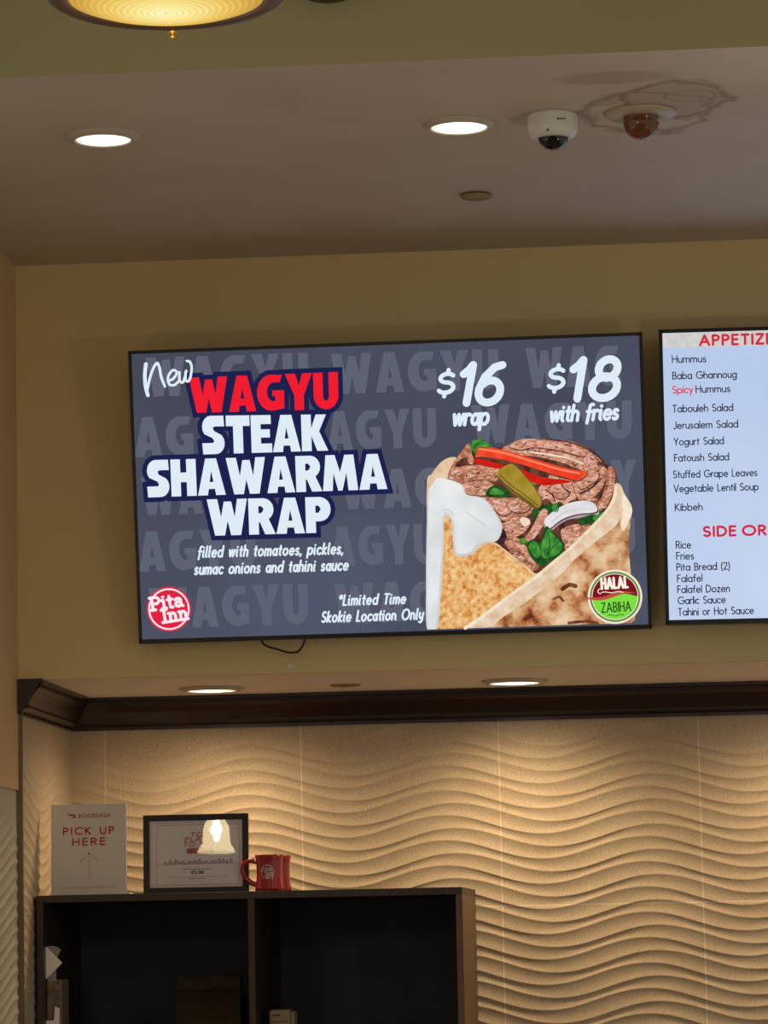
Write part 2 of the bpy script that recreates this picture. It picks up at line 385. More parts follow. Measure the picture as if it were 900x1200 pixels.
# slab capitals for the round logo
SL = {'P': (.72, [[(.16, 0), (.16, 1)], [(0, 0), (.36, 0)], [(0, 1), (.42, 1)] + arc(.42, .74, .28, .26, 90, -90, 10) + [(.16, .48)]]),
      'I': (.44, [[(.22, 0), (.22, 1)], [(0, 0), (.44, 0)], [(0, 1), (.44, 1)]]),
      'i': (.34, [[(.17, 0), (.17, .66), (.02, .66)], [(0, 0), (.34, 0)], [(.15, .93), (.18, .93)]]),
      't': (.4, [[(.16, .92), (.16, .16)] + arc(.3, .16, .14, .16, 180, 290, 6), [(0, .66), (.38, .66)]]),
      'a': (.6, [[(.06, .56)] + arc(.26, .44, .2, .22, 140, 0, 8) + [(.46, .1), (.6, 0)], circ(.25, .19, .2, .18)]),
      'n': (.76, [[(.14, 0), (.14, .66), (0, .66)], [(0, 0), (.3, 0)], [(.14, .36)] + arc(.37, .42, .21, .24, 175, 0, 8) + [(.58, 0)], [(.44, 0), (.74, 0)]])}
def text_w(t, gl, gap, sp): return sum((sp if ch == ' ' else gl[ch][0]) + gap for ch in t) - gap
def put_text(mb, t, p0, p1, cap, y, mi=0, wt=.13, gl=G, gap=.2, sp=.3, shear=0., caps=True):
    """letters along the line p0 -> p1 (local x,z), cap height in metres, squeezed to the line's length; wt in cap heights"""
    p0 = Vector(p0); p1 = Vector(p1); u = (p1 - p0); Ln = u.length; u.normalize(); n = Vector((-u.y, u.x))
    W = text_w(t, gl, gap, sp); kx = Ln / W; x = 0
    for ch in t:
        if ch == ' ': x += sp + gap; continue
        wd, st = gl[ch]
        for s_ in st:
            mb.ribbon([p0 + u * ((x + px_) * kx + shear * py * cap) + n * (py * cap) for px_, py in s_], wt * cap, y, mi, caps)
        x += wd + gap

# heavy poster letters: outlines (first loop) and counters
def carc(cx, cy, rx, ry, a0, a1, n=9): return arc(cx, cy, rx, ry, a0, a1, n)
HV = {
 'W': (1.3, [[(0, 1), (.34, 1), (.45, .5), (.55, .93), (.79, .93), (.89, .5), (.98, 1), (1.3, 1), (1.08, 0), (.76, 0), (.66, .4), (.56, 0), (.24, 0)]]),
 'A': (.92, [[(0, 0), (.28, 1), (.64, 1), (.92, 0), (.6, 0), (.57, .17), (.36, .17), (.33, 0)], [(.4, .36), (.46, .66), (.53, .36)]]),
 'G': (.92, [[(.86, .98)] + carc(.48, .5, .48, .5, 80, 272) + [(.92, .06), (.92, .56), (.52, .56), (.52, .4), (.62, .4), (.62, .28)] + carc(.56, .52, .22, .26, 270, 100) + [(.78, .78)]]),
 'Y': (.92, [[(0, 1), (.35, 1), (.47, .66), (.58, 1), (.92, 1), (.63, .4), (.63, 0), (.31, 0), (.31, .4)]]),
 'U': (.84, [[(0, 1), (.32, 1), (.32, .36)] + carc(.42, .36, .1, .13, 180, 360, 6) + [(.52, 1), (.84, 1), (.84, .38)] + carc(.42, .38, .42, .38, 0, -180, 10)]),
 'S': (.76, [[(.72, 1), (.36, 1)] + carc(.3, .71, .29, .29, 90, 220, 6) + [(.34, .42), (.4, .34), (.36, .29), (0, .29), (.02, 0), (.42, 0)] + carc(.45, .28, .29, .28, -80, 50, 6) + [(.4, .6), (.36, .68), (.42, .72), (.74, .72)]]),
 'T': (.78, [[(0, 1), (.78, 1), (.78, .72), (.55, .72), (.55, 0), (.23, 0), (.23, .72), (0, .72)]]),
 'E': (.66, [[(0, 1), (.66, 1), (.66, .76), (.32, .76), (.32, .62), (.62, .62), (.62, .4), (.32, .4), (.32, .24), (.68, .24), (.68, 0), (0, 0)]]),
 'K': (.84, [[(0, 1), (.32, 1), (.32, .62), (.48, 1), (.82, 1), (.58, .54), (.86, 0), (.5, 0), (.32, .42), (.32, 0), (0, 0)]]),
 'H': (.84, [[(0, 1), (.32, 1), (.32, .64), (.52, .64), (.52, 1), (.84, 1), (.84, 0), (.52, 0), (.52, .38), (.32, .38), (.32, 0), (0, 0)]]),
 'R': (.84, [[(0, 1), (.48, 1)] + carc(.48, .69, .33, .31, 85, -60, 7) + [(.86, 0), (.52, 0), (.36, .34), (.32, .34), (.32, 0), (0, 0)], [(.32, .78), (.42, .78), (.49, .7), (.43, .6), (.32, .58)]]),
 'M': (1.16, [[(.12, 1), (.42, 1), (.58, .52), (.74, 1), (1.04, 1), (1.16, 0), (.84, 0), (.79, .5), (.64, 0), (.5, 0), (.36, .5), (.32, 0), (0, 0)]]),
 'P': (.8, [[(0, 1), (.46, 1)] + carc(.46, .66, .35, .34, 85, -90, 8) + [(.32, .32), (.32, 0), (0, 0)], [(.32, .76), (.42, .76), (.49, .67), (.42, .56), (.32, .56)]]),
}
def put_heavy(mb, t, p0, p1, h0, h1, y, mi=0, grow=0., gap=.05, fill=True, shears=None):
    p0 = Vector(p0); p1 = Vector(p1); u = (p1 - p0); Ln = u.length; u.normalize(); n = Vector((-u.y, u.x))
    W = sum(HV[c][0] + gap for c in t) - gap; kx = Ln / W; x = 0
    for ch in t:
        wd, loops = HV[ch]
        lp = []
        for l in loops:
            q = []
            for a, b in l:
                xx = (x + a) * kx; h = h0 + (h1 - h0) * (xx / Ln); q.append(tuple(p0 + u * xx + n * (b * h)))
            lp.append(q)
        if grow > 0:
            mb.poly(lp[:1], y, mi); mb.ribbon(lp[0] + lp[0][:2], grow * 2, y, mi, True)
            P = [Vector(p) for p in lp[0]]; m = len(P)
            sg_ = 1 if sum(P[i].x * P[(i + 1) % m].y - P[(i + 1) % m].x * P[i].y for i in range(m)) > 0 else -1
            for i in range(m):                       # pointed outer corners
                a = (P[i] - P[i - 1]); b = (P[(i + 1) % m] - P[i])
                if a.length < 1e-6 or b.length < 1e-6: continue
                a.normalize(); b.normalize()
                if (a.x * b.y - a.y * b.x) * sg_ < .2: continue
                n1 = Vector((a.y, -a.x)) * sg_; n2 = Vector((b.y, -b.x)) * sg_; dn_ = 1 + n1.dot(n2)
                mt = (n1 + n2) / max(dn_, .25)
                if mt.length > 1.7: mt *= 1.7 / mt.length
                mb.poly([tuple(P[i]), tuple(P[i] + n1 * grow), tuple(P[i] + mt * grow), tuple(P[i] + n2 * grow)], y, mi)
        else: mb.poly(lp, y, mi)
        x += wd + gap

# ------------------------------------------------------------------ the setting
XR, XW = 3.2, -4.5
mb = MB(); mb.box(XW, XR, -12, DB + .1, -0.05, 0); struct('floor', mb, FLOOR)
mb = MB(); mb.box(XL, XR, 0, .02, ZS, ZC + .02); struct('wall_front', mb, WALL)
mb = MB(); mb.box(XL - .1, XR, .02, DB + .1, ZS, ZS + .04); struct('ceiling_recess', mb, SOFF)
mb = MB(); mb.box(XW, XR, YB + .0015, .02, ZC, ZC + .05); struct('ceiling', mb, CEIL)
mb = MB(); mb.box(XW, XR, YB, YB + .0014, ZC, ZHI); struct('wall_bulkhead', mb, BULK)
mb = MB(); mb.box(XW, XR, -12, YB + .06, ZHI, ZHI + .05); struct('ceiling_upper', mb, BULK)
YP = -1.5
mb = MB(); mb.box(XL - .15, XL, YP, 0.0, ZB, ZC); struct('wall_left', mb, PIER)

def wave_panel(s0, s1, z0, z1, xtA, zA, xtB, zB, pt, ds=.0125, fade=None, depth=.0052):
    """relief tile: ridge lines of two interleaved families, depth swells downwards to a lip and steps back"""
    A, P2 = .0315, .0764
    n = max(2, int((s1 - s0) / ds)); ss = [s0 + (s1 - s0) * i / n for i in range(n + 1)]
    lines = []
    k0 = int((z0 - 2.2 - zA) / P2) - 3; k1 = int((z1 + .2 - zA) / P2) + 3
    kk = []
    for k in range(k1, k0 - 1, -1): kk.append((zA + k * P2, xtA)); kk.append((zB + (k - 0) * P2, xtB))
    kk.sort(key=lambda t: -t[0])
    def zl(t, s): return t[0] - A * math.cos(2 * PI * (s - t[1]) / TILE_L)
    prof = [(.02, .95), (.09, .70), (.18, .45), (.29, .22), (.40, .08), (.50, .02), (.60, .05), (.72, .20), (.83, .46), (.92, .74), (.98, .96)]
    mb = MB(); vs_ = []; rows = 0
    for i in range(len(kk) - 1):
        a, b = kk[i], kk[i + 1]
        if max(zl(b, s) for s in ss) > z1 + .001 and min(zl(b, s) for s in ss) > z1: continue
        if max(zl(a, s) for s in ss) < z0: continue
        for ph, dp in prof:
            for s in ss:
                za, zb = zl(a, s), zl(b, s); z = za + (zb - za) * ph
                wd = (za - zb) / .0382
                d = depth * dp * (0.55 + 0.45 * wd)
                if fade: d *= fade(s, z)
                z = min(max(z, z0), z1)
                vs_.append(pt(s, z, d))
            rows += 1
    m = n + 1; fs = []
    for r in range(rows - 1):
        for i in range(n):
            q = (r * m + i, (r + 1) * m + i, (r + 1) * m + i + 1, r * m + i + 1)
            if max(vs_[j][2] for j in q) - min(vs_[j][2] for j in q) < 1e-6: continue
            fs.append(q)
    mb.add(vs_, fs, 0, True)
    return mb
def smooth(a, b, x):
    t = min(1, max(0, (x - a) / (b - a))); return t * t * (3 - 2 * t)
def fadeB(s, z):
    # flat top-left corner of each tile, as pressed
    u = ((s + 1.7677) / TILE_L) % 1.0
    top = smooth(2.262, 2.16, z + .03 * math.sin(2 * PI * u))
    left = 1 - .75 * smooth(-1.25, -1.55, s) * smooth(1.98, 2.12, z)
    return (.25 + .75 * top) * left
A0 = atY(650, 903.6, DB); B0 = atY(632, 888.6, DB)
mb = wave_panel(XL, XR, .9, ZS, A0.x, A0.z + .0315, B0.x, B0.z + .0315, lambda s, z, d: (s, DB - d, z), fade=fadeB)
struct('wall_back', mb, TILEB)
mb = MB(); mb.box(XL, XR, DB + .003, DB + .1, 0, ZS); struct('wall_back_base', mb, SOFF)
mb = wave_panel(0.0, DB - .002, .9, ZS - .002, .33, 2.093, .31, 2.135, lambda s, z, d: (XL + d, s, z), fade=lambda s, z: smooth(2.27, 2.05, z) * .85 + .15, depth=.0035)
struct('wall_left_return', mb, TILER)
mb = MB(); mb.box(XL - .15, XL - .003, 0, DB, 0, ZS); struct('wall_left_return_base', mb, SOFF)
mb = wave_panel(YP, -.004, .9, ZB, -.30, 1.76, -.32, 1.80, lambda s, z, d: (XL - .006 + d, s, z), fade=lambda s, z: smooth(2.0, 1.85, z), depth=.0035)
struct('wall_left_tile', mb, TILEG)
mb = MB(); mb.box(XL - .15, XL - .009, YP, 0, 0, ZB); struct('wall_left_base', mb, PIER)
mb = MB(); mb.box(XL - .006, XL + .011, -.004, .006, 0, ZCB - .004); struct('trim_2', mb, METALSTRIP)

# crown moulding: mitred along the return and the back wall
prof = [(0, .0979), (.013, .0979), (.013, .088), (.022, .083), (.030, .079), (.031, .072), (.036, .062), (.044, .046), (.054, .031), (.064, .022), (.066, .012), (.073, .010), (.073, 0), (0, 0)]
mb = MB(); vv = []; ff = []; n = len(prof)
for p, z in prof: vv.append((XL + p, -.012, ZS - z - .0005))
for p, z in prof: vv.append((XL + p, DB - p, ZS - z - .0005))
for p, z in prof: vv.append((XR, DB - p, ZS - z - .0005))
for k in range(2):
    for i in range(n):
        j = (i + 1) % n; ff.append((k * n + i, k * n + j, (k + 1) * n + j, (k + 1) * n + i))
mb.add(vv, ff)
# front end return cap, overlapping the pier's corner
cap = [(-.016, 0), (.073, 0), (.073, .010), (.066, .012), (.054, .031), (.044, .046), (.036, .062), (.031, .072), (.022, .083), (.013, .0985), (.0, .0985)]
m = len(cap)
cv = [(XL + p, -.020, ZS + .002 - z) for p, z in cap] + [(XL + p, -.0005, ZS + .002 - z) for p, z in cap]
fr = tessellate_polygon([[Vector((p, z, 0)) for p, z in cap]])
mb.add(cv, [tuple(t) for t in fr] + [(i, i + m, (i + 1) % m + m, (i + 1) % m) for i in range(m)])
struct('trim_1', mb, CROWN)

# ------------------------------------------------------------------ lamps
def downlight(loc, label, group, r_out, r_in, lens, watts, spot, thick=.012):
    t = thing('downlight', label, 'ceiling light', loc, group=group)
    mb = MB(); mb.lathe([(r_out, .0), (r_out, -.003), (r_out - .008, -thick * .6), (r_in + .006, -thick), (r_in, -thick), (r_in - .002, -.004), (r_in - .002, 0)], 56)
    mb.build('trim_ring', WHITE, t)
    mb = MB(); mb.lathe([(r_in - .001, -.004), (r_in * .93, -thick * .75), (r_in * .6, -thick * .95), (.002, -thick)], 56); mb.build('lens', lens, t)
    ld = bpy.data.lights.new('lamp', 'SPOT'); ld.energy = watts; ld.spot_size = math.radians(spot); ld.spot_blend = .9
    ld.color = (1.0, .72, .43); ld.shadow_soft_size = .07
    lo = bpy.data.objects.new('lamp', ld); C.objects.link(lo); lo.parent = t; lo.location = (0, 0, -.03)
    return t
l1 = atZ(121, 160, ZC); l2 = atZ(538, 145.5, ZC)
downlight(l1, 'left recessed ceiling light, alone above the left part of the ceiling', 'round lights in the upper ceiling', .094, .069, LENS, DOWN_W, 120)
downlight(l2, 'recessed ceiling light just left of the white security camera', 'round lights in the upper ceiling', .086, .070, LENS, DOWN_W, 120)
s1 = atZ(248, 806, ZS); s2 = atZ(603, 797, ZS)
downlight(s1, 'left small light in the ledge underside, above the black picture frame', 'lights under the ledge', .1, .076, SLENS, SPOT_W, 165)
downlight(s2, 'right small light in the ledge underside, above the bare wavy tiles', 'lights under the ledge', .1, .078, SLENS, SPOT_W, 165)
downlight((2 * s2.x - s1.x + .03, s2.y, ZS), 'ledge light beyond the right edge of the photo', 'lights under the ledge', .1, .078, SLENS, SPOT_W, 165)

# round bowl pendant hanging in front of the bulkhead
def bowl_mat():
    m, nt, out = newmat('amber_pressed_glass')
    e = N(nt, 'ShaderNodeEmission'); nt.links.new(e.outputs[0], out.inputs[0])
    co = coords(nt); sx = N(nt, 'ShaderNodeSeparateXYZ'); nt.links.new(co, sx.inputs[0])
    r = mth(nt, 'SQRT', mth(nt, 'ADD', mth(nt, 'MULTIPLY', sx.outputs[0], sx.outputs[0]), mth(nt, 'MULTIPLY', sx.outputs[1], sx.outputs[1])))
    an = mth(nt, 'ARCTAN2', sx.outputs[1], sx.outputs[0])
    rays = mth(nt, 'SINE', mth(nt, 'MULTIPLY', an, 96.0)); rings = mth(nt, 'SINE', mth(nt, 'MULTIPLY', r, 520.0))
    pat = mth(nt, 'MULTIPLY_ADD', mth(nt, 'ADD', rays, rings), .09, 1.0)
    nt.links.new(ramp(nt, mth(nt, 'DIVIDE', r, .19), [(0, lin((255, 246, 190))), (.25, lin((255, 232, 150))), (.6, lin((236, 196, 96))), (1, lin((190, 140, 52)))]), e.inputs[0])
    nt.links.new(mth(nt, 'MULTIPLY', pat, 1.0), e.inputs[1])
    return m
bp = atY(194, -15.5, -3.6)
t = thing('bowl_pendant', 'large round amber glass pendant lamp with dark rim, cut by the top edge', 'pendant lamp', bp)
mb = MB(); mb.lathe([(.184, .03), (.216, .03), (.219, .0), (.216, -.020), (.204, -.027), (.186, -.027), (.178, -.022), (.176, .02), (.184, .03)], 72); mb.build('rim', BRONZE, t)
mb = MB(); mb.lathe([(.184, -.020), (.172, -.025), (.15, -.033), (.12, -.040), (.08, -.046), (.04, -.0495), (.002, -.050)], 72); mb.build('glass_bowl', bowl_mat(), t)
mb = MB(); mb.lathe([(.001, -.028), (.010, -.028), (.010, -.031), (.004, -.032), (.004, -.034), (.006, -.037), (.005, -.041), (.002, -.043), (.0005, -.043)], 24, cx=-.018, cy=.205); mb.build('thumbscrew', BRASS, t)
mb = MB(); mb.lathe([(.18, .03), (.15, .06), (.06, .09), (.01, .1), (.01, ZHI - bp.z - .03), (.06, ZHI - bp.z - .03), (.06, ZHI - bp.z)], 40); mb.build('canopy_rod', BRONZE, t)
ld = bpy.data.lights.new('bulb_light', 'POINT'); ld.energy = BOWL_W; ld.color = (1, .78, .45); ld.shadow_soft_size = .08
lo = bpy.data.objects.new('bulb_light', ld); C.objects.link(lo); lo.parent = t; lo.location = (0, 0, -.16)

# two small glass bell pendants over the counter, both just outside the frame; the left one mirrors in the picture glass
def bellglass():
    m, nt, out = newmat('frosted_bell_glass')
    e = N(nt, 'ShaderNodeEmission'); e.inputs[0].default_value = lin((255, 232, 176)); e.inputs[1].default_value = 27.0
    tr = N(nt, 'ShaderNodeBsdfTransparent'); mx = N(nt, 'ShaderNodeMixShader'); mx.inputs[0].default_value = .45
    nt.links.new(tr.outputs[0], mx.inputs[1]); nt.links.new(e.outputs[0], mx.inputs[2]); nt.links.new(mx.outputs[0], out.inputs[0])
    return m
BELL = bellglass()
BULBM = emit('bulb', (255, 244, 220), 60)
def bell(loc, watts, label):
    t = thing('bell_pendant', label, 'pendant lamp', loc, group='small bell pendants over the counter')
    mb = MB(); mb.lathe([(.012, .076), (.026, .072), (.040, .060), (.049, .040), (.052, .012), (.053, -.015), (.058, -.030), (.067, -.044), (.073, -.058)], 40); mb.build('shade', BELL, t)
    mb = MB(); mb.lathe([(.001, .072), (.012, .066), (.016, .045), (.015, .01), (.011, -.012), (.001, -.018)], 20); mb.build('bulb', BULBM, t)
    mb = MB(); mb.lathe([(.001, .115), (.014, .112), (.016, .08), (.001, .08)], 20); mb.tube([(0, 0, .11), (0, 0, ZHI - loc[2])], .003, 8); mb.build('cord', BLACKP, t)
    ld = bpy.data.lights.new('bulb_light', 'POINT'); ld.energy = watts; ld.color = (1, .87, .70); ld.shadow_soft_size = .02
    lo = bpy.data.objects.new('bulb_light', ld); C.objects.link(lo); lo.parent = t; lo.location = (0, 0, .03)
bell((.88, -2.55, 2.30), LAMP_RIGHT, 'small frosted bell pendant beyond the right edge of the photo')
BELL_L = Vector((-1.80, -2.55, 2.20))
bell(BELL_L, LAMP_LEFT, 'small frosted bell pendant mirrored in the glass of the picture frame')

# ------------------------------------------------------------------ things on the ceiling and the bulkhead
p = atZ(647.5, 134.5, ZC); t = thing('security_camera', 'white security camera with black dome on the ceiling', 'security camera', p)
mb = MB(); mb.lathe([(.0, 0), (.0585, 0), (.0605, -.006), (.0605, -.036), (.0585, -.046), (.050, -.056), (.041, -.060), (.037, -.058), (.0, -.058)], 56); mb.build('housing', CAMWHITE, t)
mb = MB(); mb.lathe([(.0375, -.045)] + [(.0375 * math.cos(a), -.050 - .0375 * math.sin(a)) for a in [PI / 2 * i / 10 for i in range(11)]], 40); mb.build('dome', DOMEBLK, t)
mb = MB()
for i in range(4): mb.box(.012 + i * .0055, .0158 + i * .0055, -.0612 + i * .0012, -.0575, -.026, -.0225)
mb.build('marking', DARKINK, t); mb = MB(); mb.box(-.013, -.008, -.0575, -.052, -.0520, -.0480); mb.build('screw', DARKINK, t)
p = atZ(751, 132, ZC); t = thing('dome_camera', 'brown smoked dome on a grey disc beside the water stain', 'dome camera', p)
mb = MB(); mb.lathe([(0, 0), (.088, 0), (.088, -.004), (.080, -.010), (.050, -.013), (.046, -.012), (0, -.012)], 56); mb.build('flange', FLANGE, t)
mb = MB(); mb.lathe([(.043, -.010), (.043, -.024)] + [(.043 * math.cos(a), -.024 - .043 * math.sin(a)) for a in [PI / 2 * i / 10 for i in range(11)]], 40); mb.build('dome', DOMEAMB, t)
p = atZ(558, 227.5, ZC); t = thing('cover_plate', 'small round olive cover plate on the ceiling', 'cover plate', p)
mb = MB(); mb.lathe([(0, 0), (.034, 0), (.034, -.004), (.041, -.004), (.041, -.009), (.038, -.011), (0, -.011)], 48); mb.build('disc', PLATE, t)
p = atY(382, -7.5, YB - .1); t = thing('spot_fixture', 'dark round fixture on the bulkhead, its bottom just showing at the top edge', 'light fixture', (p.x, YB, p.z))
mb = MB(); mb.lathe([(.001, 0), (.045, 0), (.052, .006), (.052, .12), (.04, .13), (.001, .13)], 40, cy=-.065); mb.build('can', BLACKP, t)
mb = MB(); mb.box(-.02, .02, -.02, 0, .05, .09); mb.build('bracket', BLACKP, t)
p = atZ(404.5, 802.5, ZS); t = thing('ceiling_vent', 'small dark slotted vent in the ledge underside between its lights', 'vent', p)
mb = MB(); mb.lathe([(0, 0), (.046, 0), (.046, -.003), (.036, -.005), (.034, -.001), (0, -.001)], 40); mb.build('ring', PLATE, t)
mb = MB(); mb.lathe([(.034, -.001), (.033, -.0045), (0, -.0045)], 40); mb.build('grille', BLACKP, t)
mb = MB(); mb.box(-.022, -.010, -.02, .02, -.0065, -.0045); mb.box(.004, .024, -.02, .02, -.0065, -.0045); mb.build('slat', FLANGE, t)

# ------------------------------------------------------------------ screens
def rot3(rx, ry, rz):
    return (Matrix.Rotation(rz, 3, 'Z') @ Matrix.Rotation(rx, 3, 'X') @ Matrix.Rotation(ry, 3, 'Y'))
TW, TH = 1.45, .83
def screen_thing(pos, rx, ry, rz, label, bw, panel_mat):
    t = thing('menu_screen', label, 'screen', pos, group='menu screens')
    t.rotation_mode = 'YXZ'; t.rotation_euler = (rx, ry, rz)
    mb = MB(); W2, H2 = TW / 2, TH / 2; d = .014
    mb.box(-W2, W2, 0, d, H2 - bw[0], H2); mb.box(-W2, W2, 0, d, -H2, -H2 + bw[1])
    mb.box(-W2, -W2 + bw[2], 0, d, -H2, H2); mb.box(W2 - bw[2], W2, 0, d, -H2, H2)
    mb.bevbox(-W2 + .001, W2 - .001, .010, .045, -H2 + .001, H2 - .001, .004); mb.build('bezel', BLACKP, t)
    mb = MB(); a = [(-W2 + bw[2] - .001, -H2 + bw[1] - .001), (W2 - bw[2] + .001, -H2 + bw[1] - .001), (W2 - bw[2] + .001, H2 - bw[0] + .001), (-W2 + bw[2] - .001, H2 - bw[0] + .001)]
    mb.poly(a, .002); mb.build('display', panel_mat, t)
    M = rot3(rx, ry, rz); T0 = Vector(pos); nrm = M @ Vector((0, 1, 0))
    # wall bracket reaching from the back of the set to the wall
    mb = MB(); Mi = M.transposed()
    for sx_ in (-.28, .28):
        for zz in (-.2, .2):
            a = Vector((sx_, .046, zz)); wpt = M @ a + T0; b = Mi @ (Vector((wpt.x, -.006, wpt.z)) - T0)
            mb.tube([a, b], .012, 8)
            mb.box(b.x - .03, b.x + .03, b.y - .003, b.y, b.z - .03, b.z + .03)
            mb.build('wall_bracket', BLACKP, t); mb = MB()
    def scr(x, y):
        v = ray(x, y); k = (T0 - CAM).dot(nrm) / v.dot(nrm); q = Mi @ (CAM + v * k - T0); return (q.x, q.z)
    return t, scr
T1 = (-.78918, -.13666, 2.8488)
BG = emit_ramp('screen_slate', [(.25, (64, 68, 82)), (.5, (73, 77, 93)), (.75, (84, 90, 111))], 1.3, 2)
tv, scr = screen_thing(T1, .15756, -.00277, .00088, 'wide dark grey screen advertising a wrap with white and red lettering', (.0095, .0125, .0095), BG)
S1 = (scr(600, 600)[0] - scr(500, 600)[0]) / 100           # metres per photo pixel on the screen
LY = lambda k: .0012 - .0005 * k
WMARK = emit('watermark_grey', (94, 98, 115)); NAVY = emit('screen_navy', (30, 33, 78)); SWHITE = emit('screen_white', (222, 236, 246), 1.0)
SRED = emit('screen_red', (240, 30, 48))
mb = MB()
def wm(t, x0, x1, yb, cap): put_heavy(mb, t, scr(x0, yb + 0), scr(x1, yb - (x1 - x0) * .031), cap * S1, cap * S1, LY(0), gap=.12)
for t_, x0, x1, yb, cap in (('WAGYU', 172, 362, 465, 46), ('WAGYU', 389, 585, 462, 47), ('WAG', 617, 728, 455, 47),
                            ('AGYU', 158, 298, 536, 47), ('AGYU', 384, 512, 528, 46), ('WAGYU', 553, 741, 520, 45),
                            ('WAG', 166, 270, 604, 46), ('WAGYU', 400, 590, 597, 46), ('WAGY', 600, 747, 589, 46),
                            ('AGYU', 163, 300, 670, 47), ('AGYU', 388, 512, 664, 47), ('WAGYU', 560, 745, 657, 45),
                            ('WAGYU', 176, 362, 737, 48), ('WAGYU', 393, 585, 731, 47), ('WAG', 625, 740, 722, 46)):
    mb = MB(); wm(t_, x0, x1, yb, cap); mb.build('watermark_lettering', WMARK, tv)
HEAD = [('WAGYU', (222.5, 484), (397, 479.3), 41.5, 43.5), ('STEAK', (237.5, 532.6), (384, 528), 45.5, 42.5),
        ('SHAWARMA', (173, 583), (454, 573), 44, 41.5), ('WRAP', (243.5, 628), (388, 624), 43, 42)]
mb = MB()
for t_, a, b, h0, h1 in HEAD: put_heavy(mb, t_, scr(*a), scr(*b), h0 * S1, h1 * S1, LY(1), grow=5.6 * S1, gap=.04)
mb.build('heading_outline', NAVY, tv)
mb = MB()
for i, (t_, a, b, h0, h1) in enumerate(HEAD): put_heavy(mb, t_, scr(*a), scr(*b), h0 * S1, h1 * S1, LY(2), 1 if i == 0 else 0, gap=.04)
o = mb.build('heading_lettering', [SWHITE, SRED], tv); o['label'] = 'poster lettering, first word red'
# brush-written word
mb = MB()
def cr3(pts): return [scr(140 + x / 2.647, 390 + y / 2.647) for x, y in catmull(pts, False, 7)]
for st, wd in (([(82, 97), (79, 130), (81, 165), (88, 194)], 4.4), ([(86, 178), (95, 138), (106, 108), (117, 94), (124, 108), (130, 138), (141, 166)], 3.2),
               ([(150, 149), (166, 143), (178, 124), (166, 116), (151, 136), (155, 160), (172, 161), (187, 146)], 3.0),
               ([(186, 122), (187, 148), (198, 152), (207, 118)], 3.0), ([(205, 122), (206, 148), (217, 146), (224, 114), (220, 92), (209, 87)], 3.0)):
    mb.ribbon(cr3(st), wd * S1, LY(3))
mb.build('brush_lettering', SWHITE, tv)
def sc(t_, a, b, cap, wt, gap=.16, sp=.3, sh=.2, nm='caption_lettering'):
    mb = MB(); put_text(mb, t_, scr(*a), scr(*b), cap * S1, LY(3), 0, wt, GS, gap, sp, sh); mb.build(nm, SWHITE, tv)
sc('$', (512, 461.5), (530, 461), 25, .2, nm='price_lettering'); sc('16', (538, 472.6), (584.5, 471.5), 44.5, .205, .34, nm='price_lettering')
sc('$', (641, 456), (659, 455.5), 25, .2, nm='price_lettering'); sc('18', (667, 467.6), (721, 465.5), 45, .205, .42, nm='price_lettering')
sc('wrap', (530.5, 498.2), (571, 496.8), 19.5, .215, .2)
sc('with fries', (644.5, 493.8), (723, 490.8), 17.5, .22, .22)
sc('filled with tomatoes, pickles,', (232, 653), (401, 648.7), 12.2, .195, .32, .34); sc('sumac onions and tahini sauce', (228, 673), (407, 667.8), 12.2, .195, .32, .34)
sc('*Limited Time', (397, 709.2), (474.5, 707), 11.6, .195, .32, .34); sc('Skokie Location Only', (377, 729), (495, 725.3), 11.8, .195, .32, .34)

def logo(mb, cx, cz, r, y, mi_red, mi_white, tilt=.12, wt=.17, ring=True, dy=.0004, red=True):
    if red: mb.disc(cx, cz, r, y, mi_red)
    if ring: mb.ribbon([(cx + r * .89 * math.cos(2 * PI * i / 48), cz + r * .89 * math.sin(2 * PI * i / 48)) for i in range(49)], r * .075, y - dy, mi_white, False)
    def rt(u, v): return (cx + r * (u * math.cos(tilt) - v * math.sin(tilt)), cz + r * (u * math.sin(tilt) + v * math.cos(tilt)))
    put_text(mb, 'Pita', rt(-.80, .06), rt(.66, .06), r * .55, y - dy, mi_white, wt, SL, .14)
    put_text(mb, 'Inn', rt(-.36, -.55), rt(.80, -.55), r * .55, y - dy, mi_white, wt, SL, .14)
LOGORED = emit('logo_red', (226, 34, 66)); LOGOPINK = emit('logo_white', (252, 232, 240))
mb = MB(); c = scr(198, 713.8); logo(mb, c[0], c[1], 26.5 * S1, LY(3), 0, 1, .12, .24); o = mb.build('round_logo', [LOGORED, LOGOPINK], tv); o['label'] = 'red round logo with white slab lettering'

# picture of the wrap, layer on layer
F = {}
F['bread'] = emit_ramp('pic_bread', [(.25, (196, 150, 108)), (.5, (226, 196, 160)), (.75, (238, 216, 188))], 22, 5)
F['toast'] = emit_ramp('pic_toast', [(.22, (150, 78, 32)), (.36, (208, 132, 66)), (.50, (231, 178, 110)), (.70, (244, 212, 160))], 75, 4)
F['flap'] = emit_ramp('pic_flap', [(.22, (186, 128, 84)), (.40, (222, 190, 156)), (.65, (240, 220, 196))], 30, 6)
F['side'] = emit_ramp('pic_side', [(.30, (96, 44, 24)), (.40, (176, 108, 64)), (.52, (216, 172, 128)), (.70, (238, 212, 176))], 17, 6)
F['rim'] = emit_ramp('pic_rim', [(.3, (232, 208, 174)), (.7, (250, 238, 218))], 30, 3)
F['dark'] = emit_ramp('pic_gap', [(.35, (58, 30, 26)), (.65, (120, 74, 58))], 40, 4)
F['meat'] = emit_ramp('pic_meat', [(.28, (122, 70, 52)), (.45, (186, 124, 98)), (.6, (218, 164, 138)), (.75, (242, 208, 188))], 60, 6, stretch=(1, 1, 2.2))
